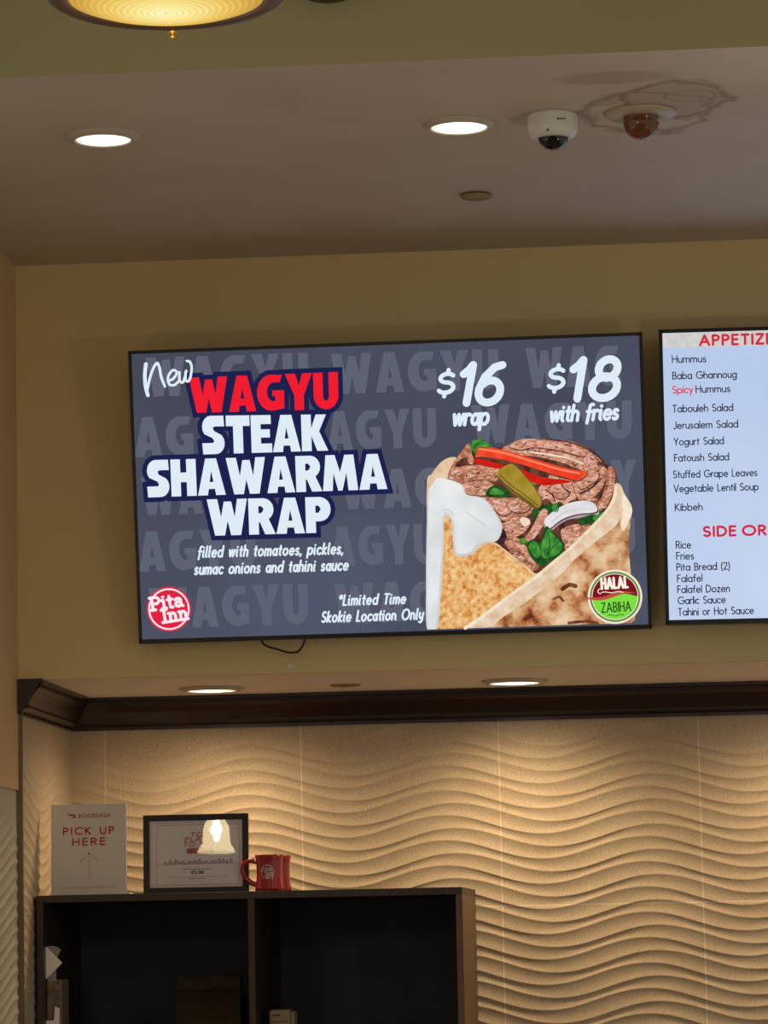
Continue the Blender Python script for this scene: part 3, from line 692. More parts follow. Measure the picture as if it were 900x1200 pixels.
F['meat2'] = emit_ramp('pic_meat_brown', [(.28, (110, 62, 44)), (.5, (178, 116, 84)), (.72, (222, 168, 136))], 75, 6)
F['meat3'] = emit_ramp('pic_meat_pink', [(.3, (158, 92, 76)), (.5, (212, 148, 126)), (.72, (244, 208, 190))], 50, 6, stretch=(1, 1, 2.5))
F['meatl'] = emit('pic_meat_highlight', (238, 204, 190), 1, (214, 164, 146), 60); F['meatd'] = emit('pic_meat_crevice', (104, 56, 46), 1, (134, 80, 66), 60); F['charb'] = emit_ramp('pic_char_brown', [(.4, (92, 46, 26)), (.7, (150, 92, 56))], 70, 5)
F['char'] = emit_ramp('pic_char', [(.4, (40, 20, 32)), (.7, (84, 52, 62))], 80, 4)
F['tom'] = emit('pic_tomato', (244, 84, 50), 1, (232, 56, 34), 25); F['tomd'] = emit('pic_tomato_skin', (214, 34, 22), 1, (190, 26, 18), 25); F['toml'] = emit('pic_tomato_light', (252, 132, 96))
F['pick'] = emit('pic_pickle', (152, 128, 34), 1, (176, 150, 62), 28); F['pickd'] = emit('pic_pickle_skin', (104, 92, 22), 1, (128, 108, 30), 30)
F['green'] = emit('pic_parsley', (36, 112, 40), 1, (84, 160, 66), 55); F['greend'] = emit('pic_parsley_dark', (18, 62, 26), 1, (44, 96, 40), 55)
F['onion'] = emit('pic_onion', (216, 214, 216), 1, (238, 236, 238), 24); F['onions'] = emit('pic_onion_edge', (176, 160, 170))
F['sauce'] = emit('pic_sauce', (214, 218, 220), 1, (236, 238, 238), 9, 2); F['sauced'] = emit('pic_sauce_edge', (200, 202, 202), 1, (216, 216, 214), 12)
FK = list(F); FM = [F[k] for k in FK]
mb = MB(); _ly = [0]
random.seed(11)
def clipb(q): return [(x, min(y, 712.5 - (x - 62) * .032)) for x, y in q]
def inside(q, x, y):
    c = False; j = len(q) - 1
    for i in range(len(q)):
        if (q[i][1] > y) != (q[j][1] > y) and x < (q[j][0] - q[i][0]) * (y - q[i][1]) / (q[j][1] - q[i][1]) + q[i][0]: c = not c
        j = i
    return c
def fp(k, pts, sm=True, n=5):
    q = catmull(pts, True, n) if sm else pts
    if k.startswith('meat') or k in ('pick', 'tom', 'onion', 'green'):
        _ly[0] += 1
        mb.ribbon([scr(480 + x / 3 + .5, 500 + y / 3 + .9) for x, y in q + q[:1]], (4.5 if k != 'green' else 2.5) / 3 * S1, LY(3) - .00005 * _ly[0], FK.index('dark' if k != 'green' else 'greend'), False)
    _ly[0] += 1
    mb.poly([scr(480 + x / 3, 500 + y / 3) for x, y in clipb(q)], LY(3) - .00005 * _ly[0], FK.index(k))
    if k.startswith('meat'):                    # grain of the cut meat
        xs = [p[0] for p in q]; ys = [p[1] for p in q]; _ly[0] += 1
        for _ in range(int((max(xs) - min(xs)) * (max(ys) - min(ys)) / 150)):
            x, y = random.uniform(min(xs), max(xs)), random.uniform(min(ys), max(ys))
            if not all(inside(q, x + a, y + b) for a, b in ((6, 0), (-6, 0), (0, 4), (0, -4))): continue
            a, b, th_ = random.uniform(3, 13), random.uniform(1.2, 3.6), random.uniform(-.9, .5)
            kk_ = random.choice(('meat3', 'meatl', 'meatl', 'meatd', 'meat2'))
            mb.poly([scr(480 + (x + a * math.cos(t) * math.cos(th_) - b * math.sin(t) * math.sin(th_)) / 3, 500 + (y + a * math.cos(t) * math.sin(th_) + b * math.sin(t) * math.cos(th_)) / 3) for t in [2 * PI * i / 7 + random.uniform(-.3, .3) for i in range(7)]][::-1], LY(3) - .00005 * _ly[0], FK.index(kk_))
def fl(k, pts, wd, n=5):
    _ly[0] += 1
    mb.ribbon([scr(480 + x / 3, 500 + y / 3) for x, y in catmull(pts, False, n)], wd / 3 * S1, LY(3) - .00005 * _ly[0], FK.index(k))
fp('bread', [(62, 185), (80, 165), (105, 130), (135, 110), (165, 108), (200, 120), (400, 140), (690, 210), (735, 205), (758, 240), (782, 285), (776, 330), (770, 420), (778, 520), (779, 600), (778, 688), (779, 692), (700, 697), (400, 706), (200, 711), (92, 714), (64, 716), (60, 640), (58, 520), (62, 400), (60, 280)])
fp('dark', [(135, 175), (165, 110), (205, 62), (240, 66), (300, 75), (400, 60), (560, 55), (640, 80), (680, 125), (722, 150), (724, 210), (700, 290), (620, 370), (530, 460), (450, 515), (400, 500), (340, 440), (300, 410), (280, 330), (230, 250), (160, 215)])
fp('meat2', [(140, 160), (155, 125), (185, 85), (205, 58), (216, 70), (218, 110), (205, 140), (180, 150)])
fp('dark', [(160, 140), (175, 118), (210, 104), (222, 120), (200, 140)])
fp('meat', [(202, 100), (215, 92), (224, 110), (222, 130), (208, 128)])
fp('meat', [(325, 80), (350, 62), (400, 43), (450, 44), (520, 46), (570, 52), (620, 72), (655, 96), (684, 124), (660, 122), (648, 140), (620, 156), (590, 148), (540, 128), (450, 106), (380, 98)])
fp('meat3', [(352, 68), (410, 48), (500, 52), (575, 66), (620, 92), (604, 104), (540, 86), (440, 72), (390, 80)])
fl('dark', [(480, 44), (560, 54), (620, 76), (660, 102), (682, 124)], 6)
fl('rim', [(420, 88), (500, 100), (560, 112), (610, 130)], 5)
fp('meat3', [(622, 100), (640, 92), (652, 110), (660, 140), (640, 160), (618, 154), (612, 128)])
fp('meat2', [(122, 208), (134, 178), (152, 150), (200, 136), (260, 136), (322, 152), (318, 176), (300, 192), (240, 186), (180, 200)])
fl('meat3', [(150, 160), (200, 144), (260, 144), (310, 156)], 9)
fp('meat', [(178, 206), (210, 194), (270, 190), (300, 210), (296, 236), (240, 242), (190, 232)])
fp('greend', [(268, 240), (278, 216), (300, 206), (330, 216), (354, 234), (340, 248), (300, 248)])
fp('green', [(280, 236), (296, 216), (318, 222), (334, 236), (306, 240)])
fp('green', [(420, 186), (450, 178), (486, 180), (470, 194), (440, 204), (424, 200)])
fp('meat2', [(250, 248), (300, 250), (360, 250), (410, 252), (434, 268), (430, 300), (400, 320), (362, 336), (320, 326), (280, 290)])
fp('meat3', [(280, 262), (340, 256), (360, 290), (330, 312), (298, 290)])
fp('meat', [(340, 262), (400, 258), (425, 280), (400, 300), (360, 296)])
fp('greend', [(430, 300), (450, 280), (520, 270), (560, 290), (520, 330), (470, 330), (440, 330)])
fp('meat3', [(452, 228), (462, 206), (486, 196), (490, 172), (512, 166), (526, 180), (545, 168), (572, 180), (570, 206), (588, 222), (584, 252), (562, 262), (548, 278), (528, 264), (505, 272), (486, 254), (462, 256)])
fp('meat', [(500, 226), (516, 206), (545, 214), (560, 236), (540, 252), (515, 248)])
fl('char', [(478, 222), (500, 238), (512, 262)], 4); fl('char', [(530, 190), (540, 214), (566, 232)], 4)
fp('meat', [(572, 190), (600, 166), (640, 144), (672, 138), (692, 150), (688, 188), (668, 226), (640, 252), (606, 262), (586, 240)])
fp('meat3', [(590, 196), (630, 166), (662, 160), (660, 184), (630, 206), (604, 218)])
fl('dark', [(600, 236), (640, 214), (672, 184)], 7)
fp('meat2', [(652, 284), (676, 246), (690, 200), (694, 152), (706, 138), (720, 150), (722, 196), (712, 240), (690, 280), (668, 296)])
fl('meat3', [(668, 284), (694, 240), (706, 190), (706, 150)], 9)
fp('meat', [(600, 262), (640, 250), (660, 258), (648, 276), (620, 274)])
fp('greend', [(590, 328), (620, 312), (660, 302), (684, 292), (692, 304), (664, 326), (630, 342), (604, 342)])
fp('green', [(646, 318), (668, 304), (688, 300), (672, 322), (652, 332)])
fp('meat', [(308, 350), (330, 338), (372, 326), (400, 322), (424, 330), (420, 352), (388, 382), (356, 386), (326, 376)])
fp('rim', [(388, 326), (402, 318), (422, 328), (418, 346), (400, 348)])
fp('meat3', [(406, 392), (430, 356), (452, 312), (470, 288), (486, 298), (478, 330), (458, 366), (436, 394), (418, 404)])
fp('meat2', [(332, 400), (356, 384), (388, 396), (416, 428), (448, 466), (456, 488), (436, 506), (404, 490), (368, 458)])
fl('meat3', [(352, 404), (384, 418), (416, 452), (440, 482)], 10)
fp('meat', [(532, 366), (560, 348), (596, 344), (606, 372), (588, 402), (562, 434), (546, 428), (538, 400)])
fp('meat2', [(600, 352), (630, 344), (640, 358), (616, 384), (604, 380)])
fp('char', [(302, 362), (316, 352), (336, 366), (340, 392), (328, 412), (308, 398)])
fp('tomd', [(228, 112), (260, 116), (330, 134), (400, 154), (470, 178), (540, 186), (570, 192), (540, 200), (470, 206), (420, 190), (350, 156), (290, 144), (236, 130)])
fp('tom', [(232, 90), (236, 72), (262, 68), (330, 82), (400, 102), (480, 126), (560, 148), (612, 156), (624, 164), (604, 182), (586, 188), (550, 180), (480, 160), (400, 134), (320, 114), (256, 106), (232, 108)])
fl('toml', [(246, 78), (330, 92), (420, 118), (520, 148), (596, 164)], 7)
fp('pickd', [(300, 166), (312, 178), (350, 224), (400, 262), (440, 288), (456, 286), (444, 268), (380, 226), (330, 180)])
fp('pick', [(302, 166), (326, 144), (356, 131), (376, 142), (410, 178), (440, 216), (460, 250), (462, 274), (448, 284), (424, 264), (384, 236), (344, 206), (316, 180)])
fl('pickd', [(318, 170), (360, 208), (410, 244), (450, 276)], 5)
fp('green', [(214, 66), (222, 50), (240, 46), (246, 38), (258, 42), (262, 56), (280, 56), (282, 68), (262, 70), (246, 70), (236, 76), (232, 96), (222, 84)])
fl('greend', [(226, 76), (244, 58), (264, 62)], 3)
fp('onions', [(470, 340), (486, 318), (520, 290), (560, 272), (612, 260), (650, 268), (664, 290), (664, 310), (640, 308), (600, 320), (560, 326), (524, 346), (500, 364), (478, 356)])
fp('onion', [(474, 330), (494, 306), (530, 282), (570, 266), (616, 260), (650, 272), (660, 294), (640, 302), (596, 306), (552, 318), (520, 336), (494, 356), (478, 348)])
fl('sauced', [(500, 334), (540, 304), (590, 290), (640, 290)], 5)
fp('green', [(508, 270), (522, 276), (518, 296), (500, 290)])
fp('greend', [(436, 470), (418, 440), (414, 412), (430, 396), (446, 404), (462, 404), (470, 372), (482, 350), (496, 360), (512, 378), (530, 396), (546, 414), (538, 440), (520, 462), (490, 476), (464, 490)])
fp('green', [(470, 460), (462, 424), (474, 382), (488, 358), (504, 376), (526, 400), (538, 416), (528, 440), (500, 458)])
fp('green', [(424, 436), (420, 414), (434, 402), (450, 412), (462, 446), (448, 462)])
fl('greend', [(486, 372), (494, 410), (484, 456)], 3); fl('greend', [(526, 404), (504, 424), (490, 446)], 3)
fp('green', [(386, 396), (404, 392), (412, 408), (396, 410)])
fp('toast', [(118, 326), (136, 312), (152, 340), (162, 420), (190, 452), (240, 430), (300, 408), (350, 448), (442, 520), (400, 556), (330, 606), (260, 660), (190, 712), (94, 714), (96, 690), (110, 560), (116, 430)])
fl('flap', [(302, 410), (350, 446), (442, 520)], 5)
fp('side', [(268, 708), (340, 660), (430, 596), (520, 520), (600, 450), (660, 400), (722, 350), (750, 310), (782, 290), (776, 340), (770, 420), (778, 520), (779, 600), (778, 692), (560, 700), (400, 704)])
fp('rim', [(740, 240), (760, 246), (782, 286), (776, 320), (752, 366), (742, 340), (750, 290)])
fp('flap', [(188, 712), (260, 660), (350, 592), (440, 526), (500, 476), (560, 426), (630, 358), (690, 296), (716, 250), (722, 204), (736, 200), (750, 226), (746, 290), (728, 340), (690, 376), (640, 414), (590, 456), (530, 520), (470, 570), (390, 630), (330, 668), (280, 706)])
fl('rim', [(196, 708), (262, 662), (352, 594), (442, 530), (502, 480), (562, 430), (632, 362), (692, 298), (718, 252), (726, 208)], 11)
fl('side', [(560, 500), (610, 450), (660, 410), (720, 360)], 8)
fl('charb', [(538, 570), (560, 556), (584, 560)], 15); fl('charb', [(506, 606), (526, 598), (540, 612)], 9); fl('charb', [(560, 690), (620, 684), (660, 690)], 10); fl('side', [(640, 480), (690, 430), (740, 400)], 12)
fp('sauced', [(72, 214), (100, 180), (128, 182), (186, 204), (202, 238), (262, 252), (306, 306), (326, 352), (308, 400), (252, 412), (222, 446), (186, 456), (158, 442), (148, 340), (136, 316), (122, 326), (120, 430), (112, 570), (98, 716), (62, 717), (58, 560), (60, 380), (64, 250)])
fp('sauce', [(74, 208), (100, 182), (126, 184), (182, 206), (198, 240), (258, 254), (300, 308), (316, 350), (300, 392), (248, 404), (216, 438), (186, 446), (164, 434), (156, 340), (138, 304), (116, 316), (112, 430), (104, 570), (90, 712), (66, 714), (63, 560), (66, 380), (68, 250)])
fl('sauced', [(120, 296), (136, 290), (156, 312)], 5); fl('sauced', [(200, 300), (240, 330), (270, 350)], 4)
fp('bread', [(64, 200), (78, 166), (106, 130), (134, 112), (150, 112), (140, 136), (126, 164), (118, 182), (96, 182), (78, 206)])
o = mb.build('wrap_picture', FM, tv); o['label'] = 'picture of a stuffed flatbread wrap'
# round badge
mb = MB(); c = scr(720.8, 699.2); r = 31.8 * S1; y0 = LY(3) - .00005 * (_ly[0] + 4)
BM = [emit('badge_cream', (244, 226, 204)), emit('badge_green_ring', (60, 130, 44)), emit('badge_green', (124, 222, 66)), emit('badge_maroon', (126, 22, 34)), emit('badge_ribbon', (196, 78, 66)), emit('badge_dark', (40, 62, 26)), emit('badge_white', (252, 238, 226))]
mb.disc(c[0], c[1], r, y0, 0); mb.disc(c[0], c[1], r * .92, y0 - .0001, 1); mb.disc(c[0], c[1], r * .86, y0 - .0002, 0); mb.disc(c[0], c[1], r * .83, y0 - .0003, 2)
top = arc(c[0], c[1], r * .83, r * .83, 8, 178, 24); wv = [(c[0] + r * (-.83 + 1.65 * k / 12), c[1] + r * (.02 - .08 * math.sin(PI * 2 * k / 12 + .4))) for k in range(13)]
mb.poly(top + wv, y0 - .0004, 3)
wl = [(c[0] + r * (-1.0 + 2.06 * k / 16), c[1] + r * (-.03 - .10 * math.sin(2 * PI * k / 16 + .2) + (.06 * k / 16))) for k in range(17)]
wt_ = [(x, z + r * .14 * math.sin(PI * min(1, .12 + k / 16))) for k, (x, z) in enumerate(wl)]
mb.poly(wl + wt_[::-1], y0 - .0005, 4)
mb.ribbon([(c[0] + r * (-.5 + .8 * k / 10), c[1] + r * (.17 + .02 * math.sin(k))) for k in range(11)], r * .03, y0 - .0006, 6)
mb.ribbon(arc(c[0] - r * .52, c[1] + r * .22, r * .1, r * .09, 270, 60, 8), r * .03, y0 - .0006, 6)
put_text(mb, 'HALAL', (c[0] - r * .47, c[1] + r * .31), (c[0] + r * .47, c[1] + r * .34), r * .37, y0 - .0007, 6, .24, G, .34)
put_text(mb, 'ZABIHA', (c[0] - r * .50, c[1] - r * .56), (c[0] + r * .56, c[1] - r * .53), r * .34, y0 - .0007, 5, .13, G, .26)
mb.ribbon([(c[0] + r * (-.3 + .6 * k / 10), c[1] + r * (-.68 + .03 * math.sin(k))) for k in range(11)], r * .025, y0 - .0006, 5)
o = mb.build('halal_badge', BM, tv); o['label'] = 'round maroon and green badge'

# menu list screen on the right, running out of the photo
LB = emit_ramp('screen_pale_blue', [(.3, (180, 200, 232)), (.7, (200, 214, 240))], 1.2, 2)
tv2, scr2 = screen_thing((.7027, -.13016, 2.85691), .03456, .00583, 0, 'pale blue menu list screen cut off by the right edge', (.0105, .0135, .0105), LB)
S2 = (scr2(880, 600)[0] - scr2(800, 600)[0]) / 80
STRIP = emit_ramp('screen_stone_strip', [(.3, (196, 196, 196)), (.7, (216, 214, 210))], 60, 4)
mb = MB(); a = scr2(776.6, 390.6); b = scr2(778, 408); xr = TW / 2 - .0105
mb.poly([(-xr, b[1]), (xr, b[1]), (xr, TH / 2 - .0105), (-xr, TH / 2 - .0105)], LY(0)); mb.build('heading_strip', STRIP, tv2)
MRED = emit('menu_red', (206, 44, 66)); MINK = emit('menu_ink', (38, 40, 66)); MRED2 = emit('menu_bright_red', (224, 44, 74))
mb = MB()
def m2(t_, x0, x1, yb, cap, mi, wt, gap=.2, sp=.3): put_text(mb, t_, scr2(x0, yb), scr2(x1, yb - (x1 - x0) * .026), cap * S2, LY(1), mi, wt, G, gap, sp)
m2('APPETIZERS', 820.5, 929, 404.4, 11.2, 0,   .26, .32); mb.build('heading_lettering', MRED, tv2); mb = MB(); m2('SIDE ORDERS', 825, 946, 628.2, 10.6, 0, .26, .32, 0)
mb.build('heading_lettering', MRED, tv2)
mb = MB()
for t_, x0, x1, yb in (('Hummus', 788, 827.2, 425), ('Baba Ghannoug', 788.5, 863, 444.2), ('Hummus', 815.8, 855.4, 460), ('Tabouleh Salad', 788.5, 858.8, 483), ('Jerusalem Salad', 789.5, 864.6, 502.4),
                       ('Yogurt Salad', 790, 848, 521.6), ('Fatoush Salad', 790.5, 854, 540.6), ('Stuffed Grape Leaves', 789.3, 887, 560), ('Vegetable Lentil Soup', 790, 888.6, 576.6), ('Kibbeh', 791.5, 823, 598.5),
                       ('Rice', 792.5, 809.6, 642.6), ('Fries', 793, 812.8, 655.6), ('Pita Bread (2)', 793.3, 855, 668.6), ('Falafel', 794, 822.8, 682), ('Falafel Dozen', 794.2, 855, 694.8), ('Garlic Sauce', 794.8, 850, 707.8), ('Tahini or Hot Sauce', 795, 883, 721.2)):
    m2(t_, x0, x1, yb, 8.2, 0, .15, .2, .34)
m2('Spicy', 788.5, 811.8, 460.7, 8.2, 1, .16)
mb.build('menu_lettering', [MINK, MRED2], tv2)

# cable loop under the screen, scuff on the wall
pts = [(306.5, 744), (307, 752), (313, 757.5), (324, 760.5), (335, 764), (342, 764.8), (349, 763.5), (354, 758), (357, 750), (357.5, 742)]
mb = MB(); mb.tube([atY(x, y, -.045 if 0 < i < 9 else -.05) for i, (x, y) in enumerate(catmull(pts, False, 5))], .0031, 8)
tag(mb.build('power_cable', BLACKP), 'thin black cable looping below the dark grey screen', 'cable')
c = atY(341, 780.5, 0)
mb = MB(); q = [(-.009, .006), (.003, .008), (.008, .006), (.010, .001), (.006, -.005), (.001, -.004), (-.004, -.009), (-.008, -.008), (-.010, -.002)]
m = len(q); mb.add([(c.x + a, -.0015, c.z + b) for a, b in q] + [(c.x + a * 1.15, .0005, c.z + b * 1.15) for a, b in q], [tuple(range(m - 1, -1, -1))] + [(i, (i + 1) % m, (i + 1) % m + m, i + m) for i in range(m)])
tag(mb.build('plaster_patch', SCUFF), 'tiny white chipped patch on the wall under the cable', 'patch')

# ------------------------------------------------------------------ cabinet
CX0, CX1, CY0, CY1, CT = XL + .0105, -.629, .1981, DB - .012, 1.7376
t = thing('open_cabinet', 'dark open wooden cabinet with two columns of black compartments', 'cabinet', (CX0, CY0, 0))
Wd, Dp, th = CX1 - CX0, CY1 - CY0, .019
mb = MB(); mb.bevbox(0, Wd, 0, Dp, CT - .021, CT, .0012); mb.build('top_panel', WOODF, t)
for x in (0, Wd - th):
    mb = MB(); mb.bevbox(x, x + th, 0.0005, Dp, 0, CT - .0212, .0012); mb.build('side_panel', WOODF if x == 0 else WOODLIT, t)
xd = atY(294.5, 1100, CY0).x - CX0
mb = MB(); mb.bevbox(xd - th / 2, xd + th / 2, .001, Dp - .012, .08, CT - .0212, .0012); mb.build('divider', WOODF, t)
mb = MB(); mb.box(th, Wd - th, Dp - .01, Dp - .001, .08, CT - .021); mb.build('back_panel', CHARB, t)
SH = 1.31
for z in (SH, .88, .46, .08):
    for a, b in ((th, xd - th / 2), (xd + th / 2, Wd - th)):
        mb = MB(); mb.box(a, b, .003, Dp - .01, z - .019, z); mb.build('shelf', WOODSHADE, t)
mb = MB(); mb.box(th, Wd - th, .03, .045, 0, .062); mb.build('plinth', WOODSHADE, t)

# ------------------------------------------------------------------ on the cabinet
z0 = CT + .0005
a = atY(60, 1047, .30); b = atY(148.5, 1047, .30); tp = atY(103, 942.3, .315)
SW, SHh = b.x - a.x, tp.z - z0
t = thing('counter_sign', 'white board sign with red lettering and dashed arrow on the cabinet', 'sign', ((a.x + b.x) / 2, .30, z0)); t.rotation_euler = (-.035, 0, 0)
mb = MB(); mb.bevbox(-SW / 2, SW / 2, 0, .004, .001, SHh, .0008); mb.build('board', PAPER, t)
mb = MB(); mb.bevbox(-SW / 2, SW / 2 + .010, -.003, .075, 0, .0055, .001); mb.build('foot', PAPER, t)
def sg(x, y): return ((x - 458) / 766 * SW, (962 - y) / 900 * SHh)       # crop pixels of the sign face -> metres
mb = MB(); k = SHh / 900
put_text(mb, 'DOORDASH', sg(356, 196), sg(668, 193), 33 * k, -.0006, 0, .19, G, .36)
mb.build('printed_name', REDINK, t); mb = MB()
put_text(mb, 'PICK UP', sg(204, 362), sg(710, 358), 66 * k, -.0006, 0, .2, G, .42, .34)
put_text(mb, 'HERE', sg(296, 470), sg(622, 467), 66 * k, -.0006, 0, .2, G, .42)
mb.build('printed_heading', REDINK, t); mb = MB()
def dash(x0, y0, x1, y1, n):
    for i in range(n):
        u, v = i / n, (i + .55) / n
        mb.ribbon([sg(x0 + (x1 - x0) * u, y0 + (y1 - y0) * u), sg(x0 + (x1 - x0) * v, y0 + (y1 - y0) * v)], 7 * k, -.0006, 0, False)
dash(462, 545, 467, 815, 7); dash(462, 545, 360, 646, 4); dash(462, 545, 572, 642, 4)
mb.build('printed_arrow', REDINK, t); mb = MB()
dash(215, 889, 730, 886, 34)
mb.build('printed_small_line', REDINK, t); mb = MB()
# swoosh mark
sw = [(240, 158), (262, 160), (300, 160), (318, 166), (326, 180), (320, 194), (302, 200), (284, 198), (276, 190), (300, 188), (308, 180), (300, 174), (262, 174), (250, 168)]
mb.poly([sg(*q) for q in sw], -.0006)
mb.build('printed_swoosh', REDINK, t)

FY = .42; LEAN = .045
a = atY(168, 1045, FY); b = atY(291.3, 1042, FY); tp = atY(230, 954.5, FY + .02)
FW, FH = b.x - a.x, (tp.z - z0) / math.cos(LEAN)
t = thing('picture_frame', 'black framed certificate leaning behind glass on the cabinet', 'picture frame', ((a.x + b.x) / 2, FY, z0 + .0006))
fcx = (a.x + b.x) / 2
# turned so that its glass mirrors the left bell pendant where the photo shows it
gc = atY(253, 981, FY + .006); inc = (gc - CAM).normalized(); rf = (BELL_L - gc).normalized(); nn = (rf - inc).normalized()
rx_, rz_ = -math.asin(nn.z), math.atan2(nn.x, -nn.y)
t.rotation_euler = (rx_, 0, rz_)
bw = .0175
mb = MB()
for x0, x1, zz0, zz1 in ((-FW / 2, FW / 2, 0, bw), (-FW / 2, FW / 2, FH - bw, FH), (-FW / 2, -FW / 2 + bw, bw, FH - bw), (FW / 2 - bw, FW / 2, bw, FH - bw)):
    mb.bevbox(x0, x1, 0, .018, zz0, zz1, .0015)
mb.build('moulding', FRAMEBLK, t)
mb = MB(); mb.box(-FW / 2 + .004, FW / 2 - .004, .012, .016, .004, FH - .004); mb.build('certificate', SHEET, t)
mb = MB(); mb.box(-.012, .012, .0165, .05, .0, .004); mb.box(-.012, .012, .018, .021, .004, FH * .6); mb.build('easel', BLACKP, t)
def fg(x, y): return ((x - 325) / 600 * FW, (520 - y) / 450 * FH)
k = FW / 600; yy = .0116
mb = MB()
rc = [fg(100, 140), fg(104, 132), fg(112, 130), fg(560, 128), fg(568, 131), fg(571, 140), fg(572, 460), fg(568, 468), fg(560, 470), fg(104, 472), fg(97, 468), fg(95, 460), fg(100, 140)]
mb.ribbon(rc, 2.4 * k, yy, 0); mb.ribbon([fg(95, 354), fg(572, 352)], 2 * k, yy, 0)
mb.build('printed_border', PINKINK, t); mb = MB()
for s_, a_, b_ in (('TOP', (292, 196), (392, 194)), ('PLACE', (262, 222), (420, 220)), ('TO EAT', (252, 250), (430, 248))):
    put_text(mb, s_, fg(*a_), fg(*b_), 21 * k, yy, 0, .26, G, .3, .4, .25)
mb.ribbon([fg(284, 278), fg(410, 277)], 32 * k, yy, 0, True, 14)
mb.build('printed_title', PINKINK, t); mb = MB()
sky = [(140, 352)]; x = 140
random.seed(4)
while x < 520:
    h = random.choice((8, 14, 20, 28, 44 if x < 230 else 18)); wd = random.choice((9, 12, 16)); sky += [(x, 352 - h), (x + wd, 352 - h)]; x += wd
sky += [(x, 352)]
mb.poly([fg(*q) for q in sky], yy + .0002)
mb.build('printed_skyline', GREYINK, t); mb = MB()
put_text(mb, 'PITA INN', fg(298, 410), fg(366, 409), 17 * k, yy, 2, .2, G, .25)
for x0, x1, y_ in ((246, 414, 382), (286, 374, 436)):
    xx = x0
    while xx < x1: wd = random.choice((5, 8, 11)); mb.ribbon([fg(xx, y_), fg(min(xx + wd, x1), y_)], 4 * k, yy, 2, False); xx += wd + 4
mb.ribbon([fg(165, 428), fg(505, 426)], 1.2 * k, yy, 2, False)
mb.m = [0] * len(mb.m); mb.build('printed_caption', DARKINK, t)
def glass():
    m, nt, out = newmat('picture_glass')
    tr = N(nt, 'ShaderNodeBsdfTransparent'); gl = N(nt, 'ShaderNodeBsdfGlossy'); gl.inputs['Roughness'].default_value = .012
    fr = N(nt, 'ShaderNodeFresnel'); fr.inputs['IOR'].default_value = 1.5
    mx = N(nt, 'ShaderNodeMixShader'); nt.links.new(fr.outputs[0], mx.inputs[0]); nt.links.new(tr.outputs[0], mx.inputs[1]); nt.links.new(gl.outputs[0], mx.inputs[2])
    nt.links.new(mx.outputs[0], out.inputs[0]); return m
mb = MB(); mb.poly([(-FW / 2 + bw - .002, bw - .002), (FW / 2 - bw + .002, bw - .002), (FW / 2 - bw + .002, FH - bw + .002), (-FW / 2 + bw - .002, FH - bw + .002)], .006); mb.build('glass', glass(), t)

def mug(px, py, Y, label, logo_on, rz, hd):
    p = atY(px, py, Y)
    t = thing('mug', label, 'mug', (p.x, Y, z0), (0, 0, rz), group='red mugs on the cabinet')
    mb = MB(); h = .108
    mb.lathe([(0, .004), (.036, .004), (.0385, 0), (.0425, .002), (.0425, .012), (.0395, .024), (.0378, .05), (.0385, .08), (.0415, .102), (.0425, h), (.0405, h), (.0385, .1), (.0352, .08), (.0345, .05), (.035, .012), (0, .010)], 48)
    mb.build('body', MUGRED, t)
    hp = [(.036, .088), (.058, .092), (.075, .082), (.080, .064), (.072, .044), (.055, .028), (.037, .02)]
    mb = MB(); mb.tube([(-x, 0, z) for x, z in catmull(hp, False, 6)], .0075, 12); o = mb.build('handle', MUGRED, t)
    if logo_on:
        mb = MB(); logo(mb, .0, .058, .0215, 0, 0, 0, .12, .16, True, 0, False)
        R = .0392
        mb.xform(lambda v: Vector((R * math.sin(v.x / R), -R * math.cos(v.x / R), v.z)))
        o = mb.build('printed_logo', MUGWHITE, t)
    return t
mug(316, 1043, .40, 'front red mug with round white logo beside the picture frame', True, -.05, 1)
mug(325, 1043, .52, 'plain red mug standing half hidden behind the logo mug', False, -1.6, 1)

# ------------------------------------------------------------------ inside the cabinet
zb = SH + .0005
p = atY(246.5, 1145, .60)
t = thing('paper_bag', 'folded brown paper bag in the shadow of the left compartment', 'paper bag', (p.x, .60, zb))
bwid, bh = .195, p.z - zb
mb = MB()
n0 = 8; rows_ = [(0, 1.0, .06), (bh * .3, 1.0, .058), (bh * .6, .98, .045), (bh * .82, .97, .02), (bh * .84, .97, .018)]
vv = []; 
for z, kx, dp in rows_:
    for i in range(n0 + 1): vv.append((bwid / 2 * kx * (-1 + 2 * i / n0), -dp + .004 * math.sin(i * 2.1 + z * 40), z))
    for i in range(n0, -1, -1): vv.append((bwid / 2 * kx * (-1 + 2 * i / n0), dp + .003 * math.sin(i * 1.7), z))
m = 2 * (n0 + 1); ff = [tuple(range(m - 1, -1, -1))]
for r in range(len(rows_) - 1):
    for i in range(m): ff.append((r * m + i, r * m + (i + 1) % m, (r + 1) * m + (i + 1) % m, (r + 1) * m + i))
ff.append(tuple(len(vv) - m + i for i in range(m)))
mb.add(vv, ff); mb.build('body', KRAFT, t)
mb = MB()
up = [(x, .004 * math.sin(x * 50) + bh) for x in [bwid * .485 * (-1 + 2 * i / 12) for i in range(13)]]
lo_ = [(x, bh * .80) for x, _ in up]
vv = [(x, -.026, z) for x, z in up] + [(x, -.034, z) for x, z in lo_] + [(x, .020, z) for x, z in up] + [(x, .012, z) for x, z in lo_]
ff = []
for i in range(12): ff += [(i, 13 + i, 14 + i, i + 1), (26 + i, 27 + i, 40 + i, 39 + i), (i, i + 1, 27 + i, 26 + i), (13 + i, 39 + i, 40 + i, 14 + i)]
ff += [(0, 26, 39, 13), (12, 25, 51, 38)]
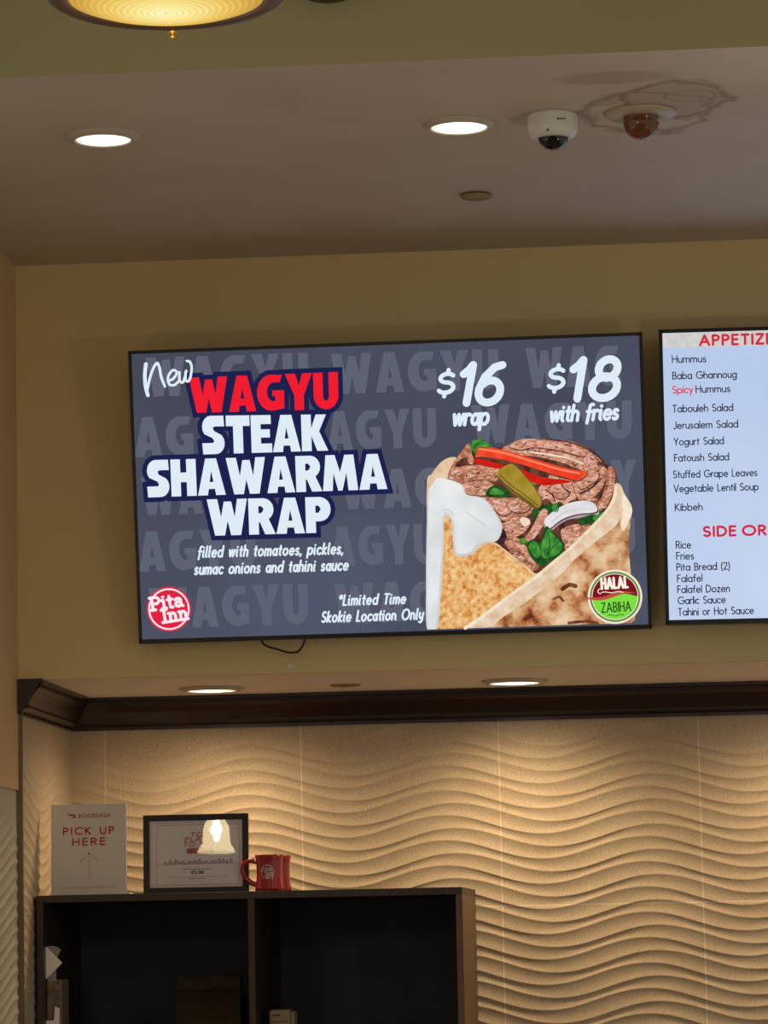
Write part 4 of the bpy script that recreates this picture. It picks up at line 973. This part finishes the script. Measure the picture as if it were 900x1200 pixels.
mb.add(vv, ff); mb.build('folded_top', KRAFT, t)

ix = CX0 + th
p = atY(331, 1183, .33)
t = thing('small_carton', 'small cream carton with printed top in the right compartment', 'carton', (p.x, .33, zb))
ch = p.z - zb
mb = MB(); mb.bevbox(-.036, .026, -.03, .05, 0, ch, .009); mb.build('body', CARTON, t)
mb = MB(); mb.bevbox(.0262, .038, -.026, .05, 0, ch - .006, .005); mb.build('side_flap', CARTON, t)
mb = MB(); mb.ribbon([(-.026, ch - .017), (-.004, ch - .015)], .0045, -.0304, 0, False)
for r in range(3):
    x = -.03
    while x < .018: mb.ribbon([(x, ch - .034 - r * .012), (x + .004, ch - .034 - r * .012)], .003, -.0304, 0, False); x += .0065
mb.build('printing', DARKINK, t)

# papers standing against the left side: brown bundle, white sheet, grey cup, white card
p0 = atY(66, 1148, .26); hb = p0.z - zb
mb = MB(); mb.bevbox(ix + .001, ix + .045, .245, .36, zb, p0.z, .004)
tag(mb.build('napkin_bundle', NAPKIN), 'brown fibrous bundle standing at the left side of the cabinet', 'napkins')
def sheet(name, px, Y, m, label, cat, thk=.0015):
    pts = [atY(x, y, Y) for x, y in px]; n = len(pts)
    mb = MB(); mb.add([tuple(q) for q in pts] + [(q.x, q.y + thk, q.z) for q in pts], [tuple(range(n)), tuple(range(2 * n - 1, n - 1, -1))] + [(i, i + n, (i + 1) % n + n, (i + 1) % n) for i in range(n)])
    return tag(mb.build(name, m), label, cat)
sheet('paper_sheet', [(54, 1109), (73, 1128.5), (50.5, 1151), (51, 1130)], .238, SHEET, 'white paper corner poking out over the brown bundle in the cabinet', 'paper')
sheet('paper_card', [(64.5, 1179), (69.8, 1182), (69.5, 1216), (51, 1216), (51, 1196), (63, 1196)], .240, SHEET, 'white card low in front of the brown bundle in the cabinet', 'card')
sheet('grey_leaflet', [(56, 1109), (62, 1108.5), (67, 1109.5), (71.5, 1113), (69, 1118), (66, 1124), (66, 1150), (56, 1150)], .243, GREYP, 'grey rounded leaflet tip behind the white paper corner', 'leaflet')
